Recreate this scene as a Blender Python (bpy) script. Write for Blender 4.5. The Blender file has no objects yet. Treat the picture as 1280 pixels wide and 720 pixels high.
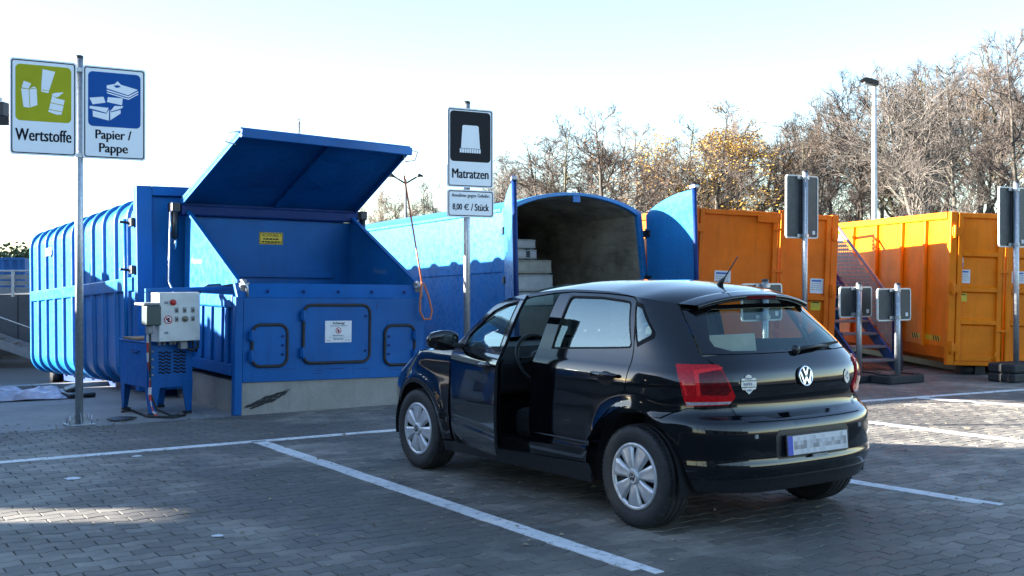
import bpy, bmesh, math, random
import numpy as np
from mathutils import Vector, Matrix
from mathutils.geometry import delaunay_2d_cdt
R = math.radians
scene = bpy.context.scene
COL = scene.collection
random.seed(7)

# ------------------------------------------------------------------ camera, world, sun, exposure
cam_d = bpy.data.cameras.new('camera'); cam = bpy.data.objects.new('camera', cam_d); COL.objects.link(cam)
cam.location = (0, 0, 1.515); cam.rotation_euler = (R(90), 0, 0)
cam_d.sensor_width = 36; cam_d.lens = 1450 / 1280 * 36; cam_d.shift_y = -25 / 1280
cam_d.clip_start = 0.1; cam_d.clip_end = 3000
scene.camera = cam
SUN_EL, SUN_AZ = 14.0, -90.0          # azimuth measured from +Y towards +X
w = bpy.data.worlds.new('World'); scene.world = w; w.use_nodes = True
nt = w.node_tree; nt.nodes.clear()
sky = nt.nodes.new('ShaderNodeTexSky'); sky.sky_type = 'NISHITA'; sky.sun_disc = False
sky.sun_elevation = R(SUN_EL); sky.sun_rotation = R(SUN_AZ)
sky.air_density = .9; sky.dust_density = .3; sky.ozone_density = 1.8
bg = nt.nodes.new('ShaderNodeBackground'); bg.inputs['Strength'].default_value = 0.06
out = nt.nodes.new('ShaderNodeOutputWorld')
nt.links.new(sky.outputs[0], bg.inputs[0]); nt.links.new(bg.outputs[0], out.inputs[0])
sun_d = bpy.data.lights.new('sun', 'SUN'); sun = bpy.data.objects.new('sun', sun_d); COL.objects.link(sun)
sun_d.energy = 5.0; sun_d.angle = R(0.7); sun_d.color = (1.0, 0.95, 0.86)
sd = Vector((math.sin(R(SUN_AZ)) * math.cos(R(SUN_EL)), math.cos(R(SUN_AZ)) * math.cos(R(SUN_EL)), math.sin(R(SUN_EL))))
sun.rotation_euler = sd.to_track_quat('Z', 'Y').to_euler()
scene.view_settings.view_transform = 'Standard'; scene.view_settings.look = 'None'
scene.view_settings.exposure = 3.12; scene.view_settings.gamma = 1.0
scene.render.resolution_x = 1024; scene.render.resolution_y = 576

# ------------------------------------------------------------------ materials
def lin(h):
    h = h.lstrip('#'); c = [int(h[i:i + 2], 16) / 255 for i in (0, 2, 4)]
    return tuple((v / 12.92 if v <= .04045 else ((v + .055) / 1.055) ** 2.4) for v in c) + (1,)
def newmat(name):
    m = bpy.data.materials.new(name); m.use_nodes = True
    n = m.node_tree.nodes; return m, n, m.node_tree.links, n['Principled BSDF']
def mixc(n, l, fac, a, b, mode='MIX'):
    x = n.new('ShaderNodeMix'); x.data_type = 'RGBA'; x.blend_type = mode
    for sock, v in ((x.inputs[0], fac), (x.inputs[6], a), (x.inputs[7], b)):
        if hasattr(v, 'is_linked'): l.new(v, sock)
        else: sock.default_value = v
    return x.outputs[2]
def noise(n, l, scale, detail=4, rough=.6, coord=None, dim='3D'):
    t = n.new('ShaderNodeTexNoise'); t.inputs['Scale'].default_value = scale
    t.inputs['Detail'].default_value = detail; t.inputs['Roughness'].default_value = rough
    if coord is not None: l.new(coord, t.inputs['Vector'])
    return t.outputs['Fac']
def ramp(n, l, src, p0, p1, c0=(0, 0, 0, 1), c1=(1, 1, 1, 1)):
    r = n.new('ShaderNodeValToRGB'); r.color_ramp.elements[0].position = p0; r.color_ramp.elements[1].position = p1
    r.color_ramp.elements[0].color = c0; r.color_ramp.elements[1].color = c1
    l.new(src, r.inputs[0]); return r.outputs[0]
def objco(n, l, scale=None):
    t = n.new('ShaderNodeTexCoord'); o = t.outputs['Object']
    if scale:
        mp = n.new('ShaderNodeMapping'); mp.inputs['Scale'].default_value = scale; l.new(o, mp.inputs['Vector']); o = mp.outputs[0]
    return o
def worldco(n, l, scale=None):
    t = n.new('ShaderNodeNewGeometry'); o = t.outputs['Position']
    if scale:
        mp = n.new('ShaderNodeMapping'); mp.inputs['Scale'].default_value = scale; l.new(o, mp.inputs['Vector']); o = mp.outputs[0]
    return o
def bump(n, l, bs, h, strength=.2, dist=.01):
    b = n.new('ShaderNodeBump'); b.inputs['Strength'].default_value = strength; b.inputs['Distance'].default_value = dist
    l.new(h, b.inputs['Height']); l.new(b.outputs[0], bs.inputs['Normal'])
def simple(name, col, rough=.5, metal=0, var=.15, nscale=8, coat=0, spec=.5, bmp=0):
    m, n, l, b = newmat(name)
    c = lin(col) if isinstance(col, str) else col
    co = objco(n, l)
    f = noise(n, l, nscale, 5, .6, co)
    d = tuple(v * (1 - var * 1.6) for v in c[:3]) + (1,); u = tuple(min(1, v * (1 + var)) for v in c[:3]) + (1,)
    l.new(ramp(n, l, f, .3, .7, d, u), b.inputs['Base Color'])
    b.inputs['Roughness'].default_value = rough; b.inputs['Metallic'].default_value = metal
    b.inputs['Coat Weight'].default_value = coat; b.inputs['Specular IOR Level'].default_value = spec
    if bmp: bump(n, l, b, noise(n, l, nscale * 6, 3, .6, co), bmp, .005)
    return m
def paint(name, col, rough=.42, grime=.35, rust=.0, dents=.25, coat=0.0, gcol=(.06, .055, .05, 1), spec=.22):
    """weathered sheet-steel paint: fading, vertical dirt runs, chips, soft dents"""
    m, n, l, b = newmat(name)
    c = lin(col) if isinstance(col, str) else col
    co = objco(n, l)
    fade = noise(n, l, 1.3, 4, .6, co)
    d = tuple(v * .78 for v in c[:3]) + (1,); u = tuple(min(1, v * 1.2 + .0008) for v in c[:3]) + (1,)
    base = ramp(n, l, fade, .3, .72, d, u)
    streak = noise(n, l, 1.0, 5, .7, objco(n, l, (9, 9, .9)))
    base = mixc(n, l, ramp(n, l, streak, .52, .78, (0, 0, 0, 1), (grime, grime, grime, 1)), base, gcol)
    spots = noise(n, l, 14, 6, .75, co)
    if rust > 0:
        base = mixc(n, l, ramp(n, l, spots, .66, .72, (0, 0, 0, 1), (rust, rust, rust, 1)), base, (.10, .035, .012, 1))
    scr = noise(n, l, 1.0, 6, .8, objco(n, l, (3, 3, 26)))
    base = mixc(n, l, ramp(n, l, scr, .70, .76, (0, 0, 0, 1), (.3, .3, .3, 1)), base, tuple(min(1, v * 1.6 + .015) for v in c[:3]) + (1,))
    l.new(base, b.inputs['Base Color'])
    l.new(ramp(n, l, spots, .3, .8, (rough * .75,) * 3 + (1,), (min(1, rough * 1.5),) * 3 + (1,)), b.inputs['Roughness'])
    b.inputs['Coat Weight'].default_value = coat; b.inputs['Coat Roughness'].default_value = .2
    b.inputs['Specular IOR Level'].default_value = spec
    bump(n, l, b, noise(n, l, 2.2, 3, .5, co), dents, .02)
    return m
BLUE = paint('press_blue', (.0001, .088, .30, 1), .46, .3, .25, .16, gcol=(.006, .028, .085, 1))
BLUE2 = paint('container_blue', (.006, .125, .36, 1), .34, .22, .10, .2, gcol=(.006, .045, .12, 1), spec=.35)
BLUE3 = paint('mattress_container_blue', (.016, .165, .41, 1), .28, .2, .08, .2, gcol=(.010, .07, .17, 1), spec=.4)
BLUED = paint('dark_blue_steel', (.0002, .024, .13, 1), .5, .3, .15, .2, gcol=(.01, .012, .03, 1))
ORANGE = paint('orange_red_lead', (.76, .150, .003, 1), .5, .35, .6, .3, gcol=(.20, .045, .006, 1))
ORANGE2 = paint('orange_skip', (.78, .195, .002, 1), .45, .3, .35, .3, gcol=(.26, .065, .006, 1))
GALV = simple('galvanised_steel', (.42, .44, .46, 1), .42, .75, .18, 30)
ALUB = simple('sign_back_aluminium', (.05, .056, .06, 1), .5, .35, .15, 12)
WHITEEDGE = simple('sign_edge', (.55, .55, .52, 1), .45, .1, .06, 20)
SIGNW = simple('sign_white_film', (.76, .80, .84, 1), .35, 0, .02, 5)
SIGNG = simple('sign_green_film', (.38, .38, .012, 1), .5, 0, .05, 5, spec=.15)
SIGNB = simple('sign_blue_film', (.0015, .075, .31, 1), .5, 0, .05, 5, spec=.15)
SIGNK = simple('sign_black_film', (.012, .013, .018, 1), .5, 0, .05, 5, spec=.12)
INK = simple('ink', (.008, .009, .016, 1), .6, 0, .0, 5, spec=.12)
INKG = simple('ink_grey', (.16, .18, .22, 1), .5, 0, .0, 5)
INKR = simple('ink_red', (.42, .03, .03, 1), .5, 0, .0, 5)
INKBL = simple('ink_blue', (.02, .10, .36, 1), .5, 0, .0, 5)
PAPER = simple('paper_notice', (.62, .63, .65, 1), .6, 0, .05, 30)
YELLOW = simple('yellow_sticker', (.62, .46, .02, 1), .45, 0, .1, 20)
RUBBER = simple('black_rubber', (.018, .018, .02, 1), .75, 0, .3, 40, bmp=.2)
DARK = simple('dark_void', (.004, .004, .005, 1), .9, 0, .2, 8)
BLACKP = simple('black_plastic', (.012, .012, .014, 1), .42, 0, .2, 30)
CABW = simple('cabinet_white', (.50, .51, .49, 1), .42, 0, .10, 6)
GREYP = simple('grey_plastic', (.20, .205, .21, 1), .5, 0, .12, 12)
CONC = None
def concrete(name, c, scale=1.0):
    m, n, l, b = newmat(name)
    co = worldco(n, l)
    a = ramp(n, l, noise(n, l, .9 * scale, 6, .65, co), .3, .7, tuple(v * .62 for v in c) + (1,), tuple(min(1, v * 1.15) for v in c) + (1,))
    a = mixc(n, l, ramp(n, l, noise(n, l, 40 * scale, 3, .7, co), .45, .75, (0, 0, 0, 1), (.35, .35, .35, 1)), a, tuple(v * .5 for v in c) + (1,))
    run = noise(n, l, 1.0, 5, .7, worldco(n, l, (7, 7, .6)))
    a = mixc(n, l, ramp(n, l, run, .55, .72, (0, 0, 0, 1), (.4, .4, .4, 1)), a, tuple(v * .35 for v in c) + (1,))
    l.new(a, b.inputs['Base Color']); b.inputs['Roughness'].default_value = .85
    bump(n, l, b, noise(n, l, 55, 4, .7, co), .35, .01)
    return m
CONC = concrete('plinth_concrete', (.30, .285, .26))
SLAB = concrete('slab_concrete', (.27, .265, .26), .8)
ASPH = concrete('asphalt', (.055, .056, .058), 1.4)
SOIL = concrete('joint_sand', (.022, .021, .018), 3)
WALLG = concrete('ramp_concrete', (.09, .097, .105), .6)
HALL = simple('hall_cladding', (.03, .033, .038, 1), .55, .2, .12, 2)

def paver_mat(name, mode):
    m, n, l, b = newmat(name)
    if mode == 'obj':
        oi = n.new('ShaderNodeObjectInfo'); rnd = oi.outputs['Random']
    else:
        at = n.new('ShaderNodeAttribute'); at.attribute_name = 'tint'; rnd = at.outputs['Fac']
    co = worldco(n, l)
    base = ramp(n, l, rnd, 0, 1, (.128, .110, .090, 1), (.285, .252, .208, 1))
    stain = noise(n, l, .42, 5, .65, co)
    base = mixc(n, l, ramp(n, l, stain, .46, .60, (.85, .85, .85, 1), (0, 0, 0, 1)), base, (.058, .052, .044, 1))
    oil = noise(n, l, 1.5, 5, .65, co)
    base = mixc(n, l, ramp(n, l, oil, .55, .68, (0, 0, 0, 1), (.8, .8, .8, 1)), base, (.030, .029, .028, 1))
    pale = noise(n, l, 2.3, 5, .7, co)
    base = mixc(n, l, ramp(n, l, pale, .62, .74, (0, 0, 0, 1), (.4, .4, .4, 1)), base, (.33, .315, .285, 1))
    grain = noise(n, l, 130, 3, .7, co)
    base = mixc(n, l, ramp(n, l, grain, .42, .7, (0, 0, 0, 1), (.35, .35, .35, 1)), base, (.30, .29, .27, 1))
    moss = noise(n, l, 3.1, 5, .7, co)
    base = mixc(n, l, ramp(n, l, moss, .68, .78, (0, 0, 0, 1), (.45, .45, .45, 1)), base, (.05, .055, .03, 1))
    l.new(base, b.inputs['Base Color'])
    l.new(ramp(n, l, oil, .3, .8, (.78,) * 3 + (1,), (.52,) * 3 + (1,)), b.inputs['Roughness'])
    bump(n, l, b, grain, .35, .004)
    return m
PAVO, PAVA = paver_mat('paver_single', 'obj'), paver_mat('paver_field', 'attr')
def line_mat():
    m, n, l, b = newmat('road_paint')
    co = worldco(n, l)
    wear = noise(n, l, 16, 6, .75, co); big = noise(n, l, 1.6, 4, .6, co)
    base = ramp(n, l, big, .3, .7, (.58, .58, .58, 1), (.78, .77, .76, 1))
    base = mixc(n, l, ramp(n, l, wear, .52, .68, (0, 0, 0, 1), (.85, .85, .85, 1)), base, (.17, .17, .17, 1))
    l.new(base, b.inputs['Base Color']); b.inputs['Roughness'].default_value = .65
    bump(n, l, b, noise(n, l, 90, 3, .7, co), .3, .004)
    return m
LINE = line_mat()
def carpaint():
    m, n, l, b = newmat('black_car_paint')
    co = objco(n, l)
    b.inputs['Base Color'].default_value = (.0035, .004, .006, 1)
    dust = noise(n, l, 3.2, 6, .65, co)
    sep = n.new('ShaderNodeSeparateXYZ'); l.new(objco(n, l), sep.inputs[0])
    base = mixc(n, l, ramp(n, l, dust, .5, .85, (0, 0, 0, 1), (.05, .05, .05, 1)), (.0025, .003, .0045, 1), (.09, .085, .075, 1))
    l.new(base, b.inputs['Base Color'])
    l.new(ramp(n, l, dust, .3, .8, (.05,) * 3 + (1,), (.16,) * 3 + (1,)), b.inputs['Roughness'])
    b.inputs['Coat Weight'].default_value = .6; b.inputs['Coat Roughness'].default_value = .015; b.inputs['Specular IOR Level'].default_value = .4
    return m
CARP = carpaint()
def glass(name, tint, ior=1.6, rough=.02):
    m, n, l, b = newmat(name); n.remove(b)
    tr = n.new('ShaderNodeBsdfTransparent'); tr.inputs[0].default_value = tint
    gl = n.new('ShaderNodeBsdfGlossy'); gl.inputs['Color'].default_value = (.84, 1.0, .96, 1); gl.inputs['Roughness'].default_value = rough
    f0 = ((ior - 1) / (ior + 1)) ** 2
    lw_ = n.new('ShaderNodeLayerWeight'); lw_.inputs['Blend'].default_value = .5
    pw = n.new('ShaderNodeMath'); pw.operation = 'POWER'; pw.inputs[1].default_value = 5; l.new(lw_.outputs['Facing'], pw.inputs[0])
    fr = n.new('ShaderNodeMath'); fr.operation = 'MULTIPLY_ADD'; fr.inputs[1].default_value = 1 - f0; fr.inputs[2].default_value = f0; l.new(pw.outputs[0], fr.inputs[0])
    mx = n.new('ShaderNodeMixShader'); l.new(fr.outputs[0], mx.inputs[0]); l.new(tr.outputs[0], mx.inputs[1]); l.new(gl.outputs[0], mx.inputs[2])
    nz = n.new('ShaderNodeTexNoise'); nz.inputs['Scale'].default_value = 3
    o = n['Material Output']; l.new(mx.outputs[0], o.inputs[0]); return m
GLASS = glass('car_glass', (.66, .78, .74, 1), 2.7)
GLASSR = glass('rear_glass', (.70, .80, .80, 1), 1.9)
BGLASS = simple('black_glass', (.004, .004, .005, 1), .06, 0, .1, 5, coat=.6)
CHROME = simple('chrome', (.7, .71, .72, 1), .16, 1, .03, 8)
WHEELS = simple('hubcap_silver', (.55, .56, .57, 1), .32, .55, .1, 25)
TYRE = simple('tyre_rubber', (.020, .020, .021, 1), .7, 0, .3, 30, bmp=.15)
def lens(name, c1, c2, rough=.12):
    m, n, l, b = newmat(name)
    co = objco(n, l)
    v = n.new('ShaderNodeTexVoronoi'); v.inputs['Scale'].default_value = 70; l.new(co, v.inputs['Vector'])
    l.new(ramp(n, l, v.outputs['Distance'], .1, .7, c1, c2), b.inputs['Base Color'])
    b.inputs['Roughness'].default_value = rough; b.inputs['Coat Weight'].default_value = .45; b.inputs['Coat Roughness'].default_value = .03; b.inputs['Specular IOR Level'].default_value = .3
    return m
REDL = lens('tail_lamp_red', (.36, .003, .005, 1), (.58, .005, .009, 1))
REDD = lens('tail_lamp_dark_red', (.06, .001, .002, 1), (.13, .002, .004, 1))
REDB = lens('tail_lamp_bright_red', (.72, .008, .012, 1), (.85, .02, .02, 1))
CLEARL = lens('tail_lamp_clear', (.26, .22, .23, 1), (.40, .36, .37, 1))
SEATF = simple('seat_fabric', (.03, .032, .036, 1), .9, 0, .2, 40)
INTER = simple('car_interior', (.014, .014, .016, 1), .7, 0, .2, 20)
SEAL = simple('rubber_seal', (.006, .006, .007, 1), .6, 0, .2, 30, spec=.15)
CARDB = simple('cardboard', (.55, .46, .33, 1), .8, 0, .1, 6)
PLATEW = simple('plate_white', (.55, .56, .58, 1), .35, 0, .03, 8)
PLATEG = [simple('plate_smudge', (v, v * 1.02, v * 1.08, 1), .4, 0, .02, 8) for v in (.22, .30, .40, .47)]
PLATEB = simple('plate_blue', (.01, .05, .42, 1), .4, 0, .03, 8)
BADGE = simple('sticker_silver', (.55, .55, .54, 1), .35, .3, .2, 60)
MATT = simple('mattress_fabric', (.46, .45, .43, 1), .85, 0, .12, 5, bmp=.3)
MATT2 = simple('mattress_cover', (.40, .36, .29, 1), .85, 0, .15, 5, bmp=.3)
STRAP = simple('webbing_orange', (.46, .13, .055, 1), .7, 0, .15, 30)
CABLE = simple('black_cable', (.012, .012, .014, 1), .5, 0, .2, 20)
TAPE = simple('hazard_tape', (.60, .55, .55, 1), .45, 0, .1, 30)
TREAD = simple('stair_grating', (.24, .25, .26, 1), .6, .2, .2, 40)
RAILP = simple('rail_lilac_grey', (.15, .145, .20, 1), .4, .3, .15, 20)
PERF = simple('perforated_sheet', (.22, .36, .34, 1), .55, .1, .12, 10)
def inner_wall():
    m, n, l, b = newmat('container_inside')
    co = objco(n, l)
    sc = noise(n, l, 1.0, 7, .8, objco(n, l, (4, 2.2, 9)))
    bg_ = noise(n, l, 1.1, 4, .6, co)
    base = ramp(n, l, bg_, .3, .7, (.17, .13, .085, 1), (.55, .48, .35, 1))
    base = mixc(n, l, ramp(n, l, sc, .50, .70, (0, 0, 0, 1), (.75, .75, .75, 1)), base, (.08, .06, .045, 1))
    l.new(base, b.inputs['Base Color']); b.inputs['Roughness'].default_value = .75
    bump(n, l, b, sc, .3, .01); return m
INSIDE = inner_wall()
def bark(name, c):
    m, n, l, b = newmat(name)
    co = objco(n, l, (1, 1, .25))
    l.new(ramp(n, l, noise(n, l, 9, 5, .7, co), .35, .7, tuple(v * .5 for v in c) + (1,), tuple(v * 1.3 for v in c) + (1,)), b.inputs['Base Color'])
    b.inputs['Roughness'].default_value = .9; return m
BARK = [bark('bark_brown', (.085, .07, .055)), bark('bark_grey', (.12, .105, .085)), bark('bark_olive', (.11, .10, .06))]
TWIG = [bark('twig_brown', (.10, .078, .066)), bark('twig_grey', (.125, .105, .09)), bark('twig_rust', (.12, .088, .066))]
def leafmat(name, c1, c2):
    m, n, l, b = newmat(name)
    co = worldco(n, l)
    l.new(ramp(n, l, noise(n, l, 3, 4, .7, co), .3, .7, c1 + (1,), c2 + (1,)), b.inputs['Base Color']); b.inputs['Roughness'].default_value = .7
    return m
LEAFY = leafmat('leaf_yellow', (.36, .19, .03), (.62, .36, .05))
LEAFR = leafmat('leaf_rust', (.30, .14, .05), (.44, .22, .08))
LEAFG = leafmat('leaf_evergreen', (.018, .035, .012), (.05, .08, .025))

# ------------------------------------------------------------------ mesh helpers
def link(o, parent=None):
    COL.objects.link(o)
    if parent: o.parent = parent
    return o
def tag(o, label=None, cat=None, group=None, kind=None):
    if label: o['label'] = label
    if cat: o['category'] = cat
    if group: o['group'] = group
    if kind: o['kind'] = kind
    return o
def thing(name, label, cat, loc=(0, 0, 0), rot=(0, 0, 0), group=None):
    o = bpy.data.objects.new(name, None); COL.objects.link(o); o.empty_display_size = .2
    o.location = loc; o.rotation_euler = rot
    return tag(o, label, cat, group)
class MB:
    def __init__(s): s.v = []; s.f = []; s.sm = []
    def add(s, vs, fs, smooth=False):
        k = len(s.v); s.v += [tuple(p) for p in vs]; s.f += [tuple(i + k for i in f) for f in fs]; s.sm += [smooth] * len(fs); return s
    def box(s, lo, hi, rot=None, piv=None):
        (a, b, c), (d, e, f) = lo, hi
        vs = [Vector(p) for p in ((a, b, c), (d, b, c), (d, e, c), (a, e, c), (a, b, f), (d, b, f), (d, e, f), (a, e, f))]
        if rot is not None:
            pv = Vector(piv) if piv else Vector(((a + d) / 2, (b + e) / 2, (c + f) / 2))
            vs = [rot @ (p - pv) + pv for p in vs]
        return s.add(vs, [(0, 3, 2, 1), (4, 5, 6, 7), (0, 1, 5, 4), (1, 2, 6, 5), (2, 3, 7, 6), (3, 0, 4, 7)])
    def bar(s, p0, p1, wd, ht, up=(0, 0, 1)):
        p0, p1 = Vector(p0), Vector(p1); d = (p1 - p0).normalized(); u = Vector(up)
        if abs(d.dot(u)) > .98: u = Vector((0, 1, 0))
        x = d.cross(u).normalized(); y = x.cross(d)
        vs = [p + x * sx * wd / 2 + y * sy * ht / 2 for p in (p0, p1) for sx, sy in ((-1, -1), (1, -1), (1, 1), (-1, 1))]
        return s.add(vs, [(3, 2, 1, 0), (4, 5, 6, 7), (0, 1, 5, 4), (1, 2, 6, 5), (2, 3, 7, 6), (3, 0, 4, 7)])
    def tube(s, pts, r, n=10, caps=True, closed=False):
        pts = [Vector(p) for p in pts]; m = len(pts); rs = r if isinstance(r, (list, tuple)) else [r] * m
        t0 = (pts[1] - pts[0]).normalized(); u = t0.orthogonal().normalized(); vs = []
        for i, p in enumerate(pts):
            if closed: t = (pts[(i + 1) % m] - pts[i - 1]).normalized()
            else: t = (pts[min(i + 1, m - 1)] - pts[max(i - 1, 0)]).normalized()
            u = (u - t * u.dot(t)).normalized(); b = t.cross(u)
            vs += [p + (u * math.cos(2 * math.pi * k / n) + b * math.sin(2 * math.pi * k / n)) * rs[i] for k in range(n)]
        fs = []
        for i in range(m if closed else m - 1):
            j = (i + 1) % m
            fs += [(i * n + k, i * n + (k + 1) % n, j * n + (k + 1) % n, j * n + k) for k in range(n)]
        s.add(vs, fs, True)
        if caps and not closed:
            k = len(s.v) - len(vs)
            s.f += [tuple(range(k + n - 1, k - 1, -1)), tuple(range(k + (m - 1) * n, k + m * n))]; s.sm += [False, False]
        return s
    def prism(s, poly, origin, ax, ay, az, depth, smooth=False):
        """2-D polygon on axes ax, ay at origin, extruded along az"""
        O, ax, ay, az = Vector(origin), Vector(ax), Vector(ay), Vector(az); n = len(poly)
        a = [O + ax * x + ay * y for x, y in poly]; b = [p + az * depth for p in a]
        ar = sum(poly[i][0] * poly[(i + 1) % n][1] - poly[(i + 1) % n][0] * poly[i][1] for i in range(n))
        flip = (ar > 0) == (ax.cross(ay).dot(az * depth) > 0)
        idx = list(range(n))
        f0 = tuple(idx[::-1]) if flip else tuple(idx)
        f1 = tuple(i + n for i in (idx if flip else idx[::-1]))
        sides = [((i, (i + 1) % n, (i + 1) % n + n, i + n) if flip else (i + n, (i + 1) % n + n, (i + 1) % n, i)) for i in range(n)]
        k = len(s.v); s.add(a + b, [f0, f1]); s.add([], [])
        if smooth: k = len(s.v); s.v += [tuple(p_) for p_ in a + b]
        s.f += [tuple(i + k for i in q) for q in sides]; s.sm += [smooth] * n
        return s
    def lathe(s, prof, n=48, axis='y', center=(0, 0, 0), closed=False):
        """profile of (axial, radius)"""
        c = Vector(center); vs = []
        for a, r in prof:
            for k in range(n):
                t = 2 * math.pi * k / n; x, z = r * math.cos(t), r * math.sin(t)
                vs.append(c + (Vector((x, a, z)) if axis == 'y' else Vector((x, z, a)) if axis == 'z' else Vector((a, x, z))))
        fs = []; m = len(prof)
        for i in range(m if closed else m - 1):
            j = (i + 1) % m
            for k in range(n):
                q = (i * n + k, i * n + (k + 1) % n, j * n + (k + 1) % n, j * n + k)
                fs.append(q[::-1] if axis == 'z' else q)
        return s.add(vs, fs, True)
    def mesh(s, name, mat):
        me = bpy.data.meshes.new(name); me.from_pydata(s.v, [], s.f)
        me.polygons.foreach_set('use_smooth', s.sm); me.update()
        if mat: me.materials.append(mat)
        return me
    def build(s, name, mat, parent=None, bevel=0, label=None):
        me = s.mesh(name, mat)
        bm = bmesh.new(); bm.from_mesh(me); bmesh.ops.recalc_face_normals(bm, faces=bm.faces); bm.to_mesh(me); bm.free()
        o = bpy.data.objects.new(name, me); link(o, parent)
        if bevel:
            b = o.modifiers.new('bevel', 'BEVEL'); b.width = bevel; b.segments = 2; b.limit_method = 'ANGLE'; b.angle_limit = R(40)
        if label: o['label'] = label
        return o
def copy_part(o, parent, loc=None, rot=None):
    c = o.copy(); COL.objects.link(c); c.parent = parent
    if loc is not None: c.location = loc
    if rot is not None: c.rotation_euler = rot
    return c
def rrect(x0, y0, x1, y1, r, n=6):
    pts = []
    for cx, cy, a0 in ((x1 - r, y0 + r, -90), (x1 - r, y1 - r, 0), (x0 + r, y1 - r, 90), (x0 + r, y0 + r, 180)):
        for k in range(n + 1):
            a = R(a0 + 90 * k / n); pts.append((cx + r * math.cos(a), cy + r * math.sin(a)))
    return pts
def face_plate(name, poly, y, mat, parent, t=.002, label=None):
    """flat plate in the local x-z plane, its front at y (facing -y)"""
    return MB().prism(poly, (0, y, 0), (1, 0, 0), (0, 0, 1), (0, 1, 0), t).build(name, mat, parent, label=label)
def ring_plate(name, outer, inner, y, mat, parent, t=.0015):
    n = len(outer); mb = MB()
    vs = [(x, y, z) for x, z in outer] + [(x, y, z) for x, z in inner] + [(x, y + t, z) for x, z in outer] + [(x, y + t, z) for x, z in inner]
    fs = []
    for i in range(n):
        j = (i + 1) % n
        fs += [(i, j, n + j, n + i), (2 * n + i, 3 * n + i, 3 * n + j, 2 * n + j), (i, 2 * n + i, 2 * n + j, j), (n + i, n + j, 3 * n + j, 3 * n + i)]
    return mb.add(vs, fs).build(name, mat, parent)
def text(name, s, width, mat, parent, loc, rot=(R(90), 0, 0), bold=.010, height=None, depth=.0006):
    cu = bpy.data.curves.new(name, 'FONT'); cu.body = s; cu.align_x = 'CENTER'; cu.align_y = 'CENTER'; cu.size = 1
    cu.offset = 0; cu.resolution_u = 3; cu.extrude = .0
    t = bpy.data.objects.new('tmp', cu); COL.objects.link(t)
    me = bpy.data.meshes.new_from_object(t); bpy.data.objects.remove(t); bpy.data.curves.remove(cu)
    co = np.empty(len(me.vertices) * 3); me.vertices.foreach_get('co', co); co = co.reshape(-1, 3)
    if bold:
        pv_ = [tuple(p_.vertices) for p_ in me.polygons]; n0 = len(co); sh = [0, bold * 2.2, bold * 4.4]
        vv = np.concatenate([co + np.array((d_, 0, 0)) for d_ in sh]); ff = [tuple(i_ + n0 * q_ for i_ in f_) for q_ in range(3) for f_ in pv_]
        bpy.data.meshes.remove(me); me = bpy.data.meshes.new(name); vv[:, 2] += np.repeat(np.arange(3) * 2e-5, n0); me.from_pydata(vv.tolist(), [], ff); co = vv
    mn, mx = co.min(0), co.max(0); k = width / max(1e-6, mx[0] - mn[0])
    co[:, 0] = (co[:, 0] - (mn[0] + mx[0]) / 2) * k
    ky = k if height is None else height / max(1e-6, mx[1] - mn[1])
    co[:, 1] = (co[:, 1] - (mn[1] + mx[1]) / 2) * ky
    me.vertices.foreach_set('co', co.ravel()); me.update(); me.materials.clear(); me.materials.append(mat); me.name = name
    o = bpy.data.objects.new(name, me); link(o, parent); o.location = loc; o.rotation_euler = rot
    return o
def pchip(xs, ys):
    xs, ys = np.array(xs, float), np.array(ys, float); h = np.diff(xs); d = np.diff(ys) / h; m = np.zeros(len(xs))
    for i in range(1, len(xs) - 1):
        if d[i - 1] * d[i] > 0:
            w1, w2 = 2 * h[i] + h[i - 1], h[i] + 2 * h[i - 1]; m[i] = (w1 + w2) / (w1 / d[i - 1] + w2 / d[i])
    m[0], m[-1] = d[0], d[-1]
    def f(x):
        x = np.clip(np.asarray(x, float), xs[0], xs[-1]); i = np.clip(np.searchsorted(xs, x) - 1, 0, len(xs) - 2)
        t = (x - xs[i]) / h[i]; t2, t3 = t * t, t * t * t
        return ((2 * t3 - 3 * t2 + 1) * ys[i] + (t3 - 2 * t2 + t) * h[i] * m[i] + (-2 * t3 + 3 * t2) * ys[i + 1] + (t3 - t2) * h[i] * m[i + 1])
    return f

# ------------------------------------------------------------------ ground
HD = 33.0
U = Vector((math.cos(R(HD)), math.sin(R(HD)), 0)); V = Vector((-U.y, U.x, 0)); PC = Vector((-2.85, 11.88, 0))
def sstep(t): t = min(1, max(0, t)); return t * t * (3 - 2 * t)
def gz(x, y):
    p = Vector((x, y, 0)) - PC; s, d = p.dot(U), p.dot(V)
    return -.045 * max(0, min(d, 22) - 2.6) * (1 - sstep((s - 2.5) / 4))
def grid_mesh(name, xs, ys, zf, mat):
    vs = [(x, y, zf(x, y)) for y in ys for x in xs]; n = len(xs)
    fs = [(j * n + i, j * n + i + 1, (j + 1) * n + i + 1, (j + 1) * n + i) for j in range(len(ys) - 1) for i in range(n - 1)]
    o = MB().add(vs, fs, True).build(name, mat); tag(o, kind='structure'); return o
gx = [-900, -300, -120, -60, -40] + list(np.arange(-30, 31, 1.5)) + [40, 60, 120, 300, 900]
gy = [-600, -200, -60, -20, -8] + list(np.arange(-2, 48, 1.5)) + [60, 90, 150, 400, 1200]
grid_mesh('ground', gx, gy, lambda x, y: gz(x, y) - .06, ASPH)
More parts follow.
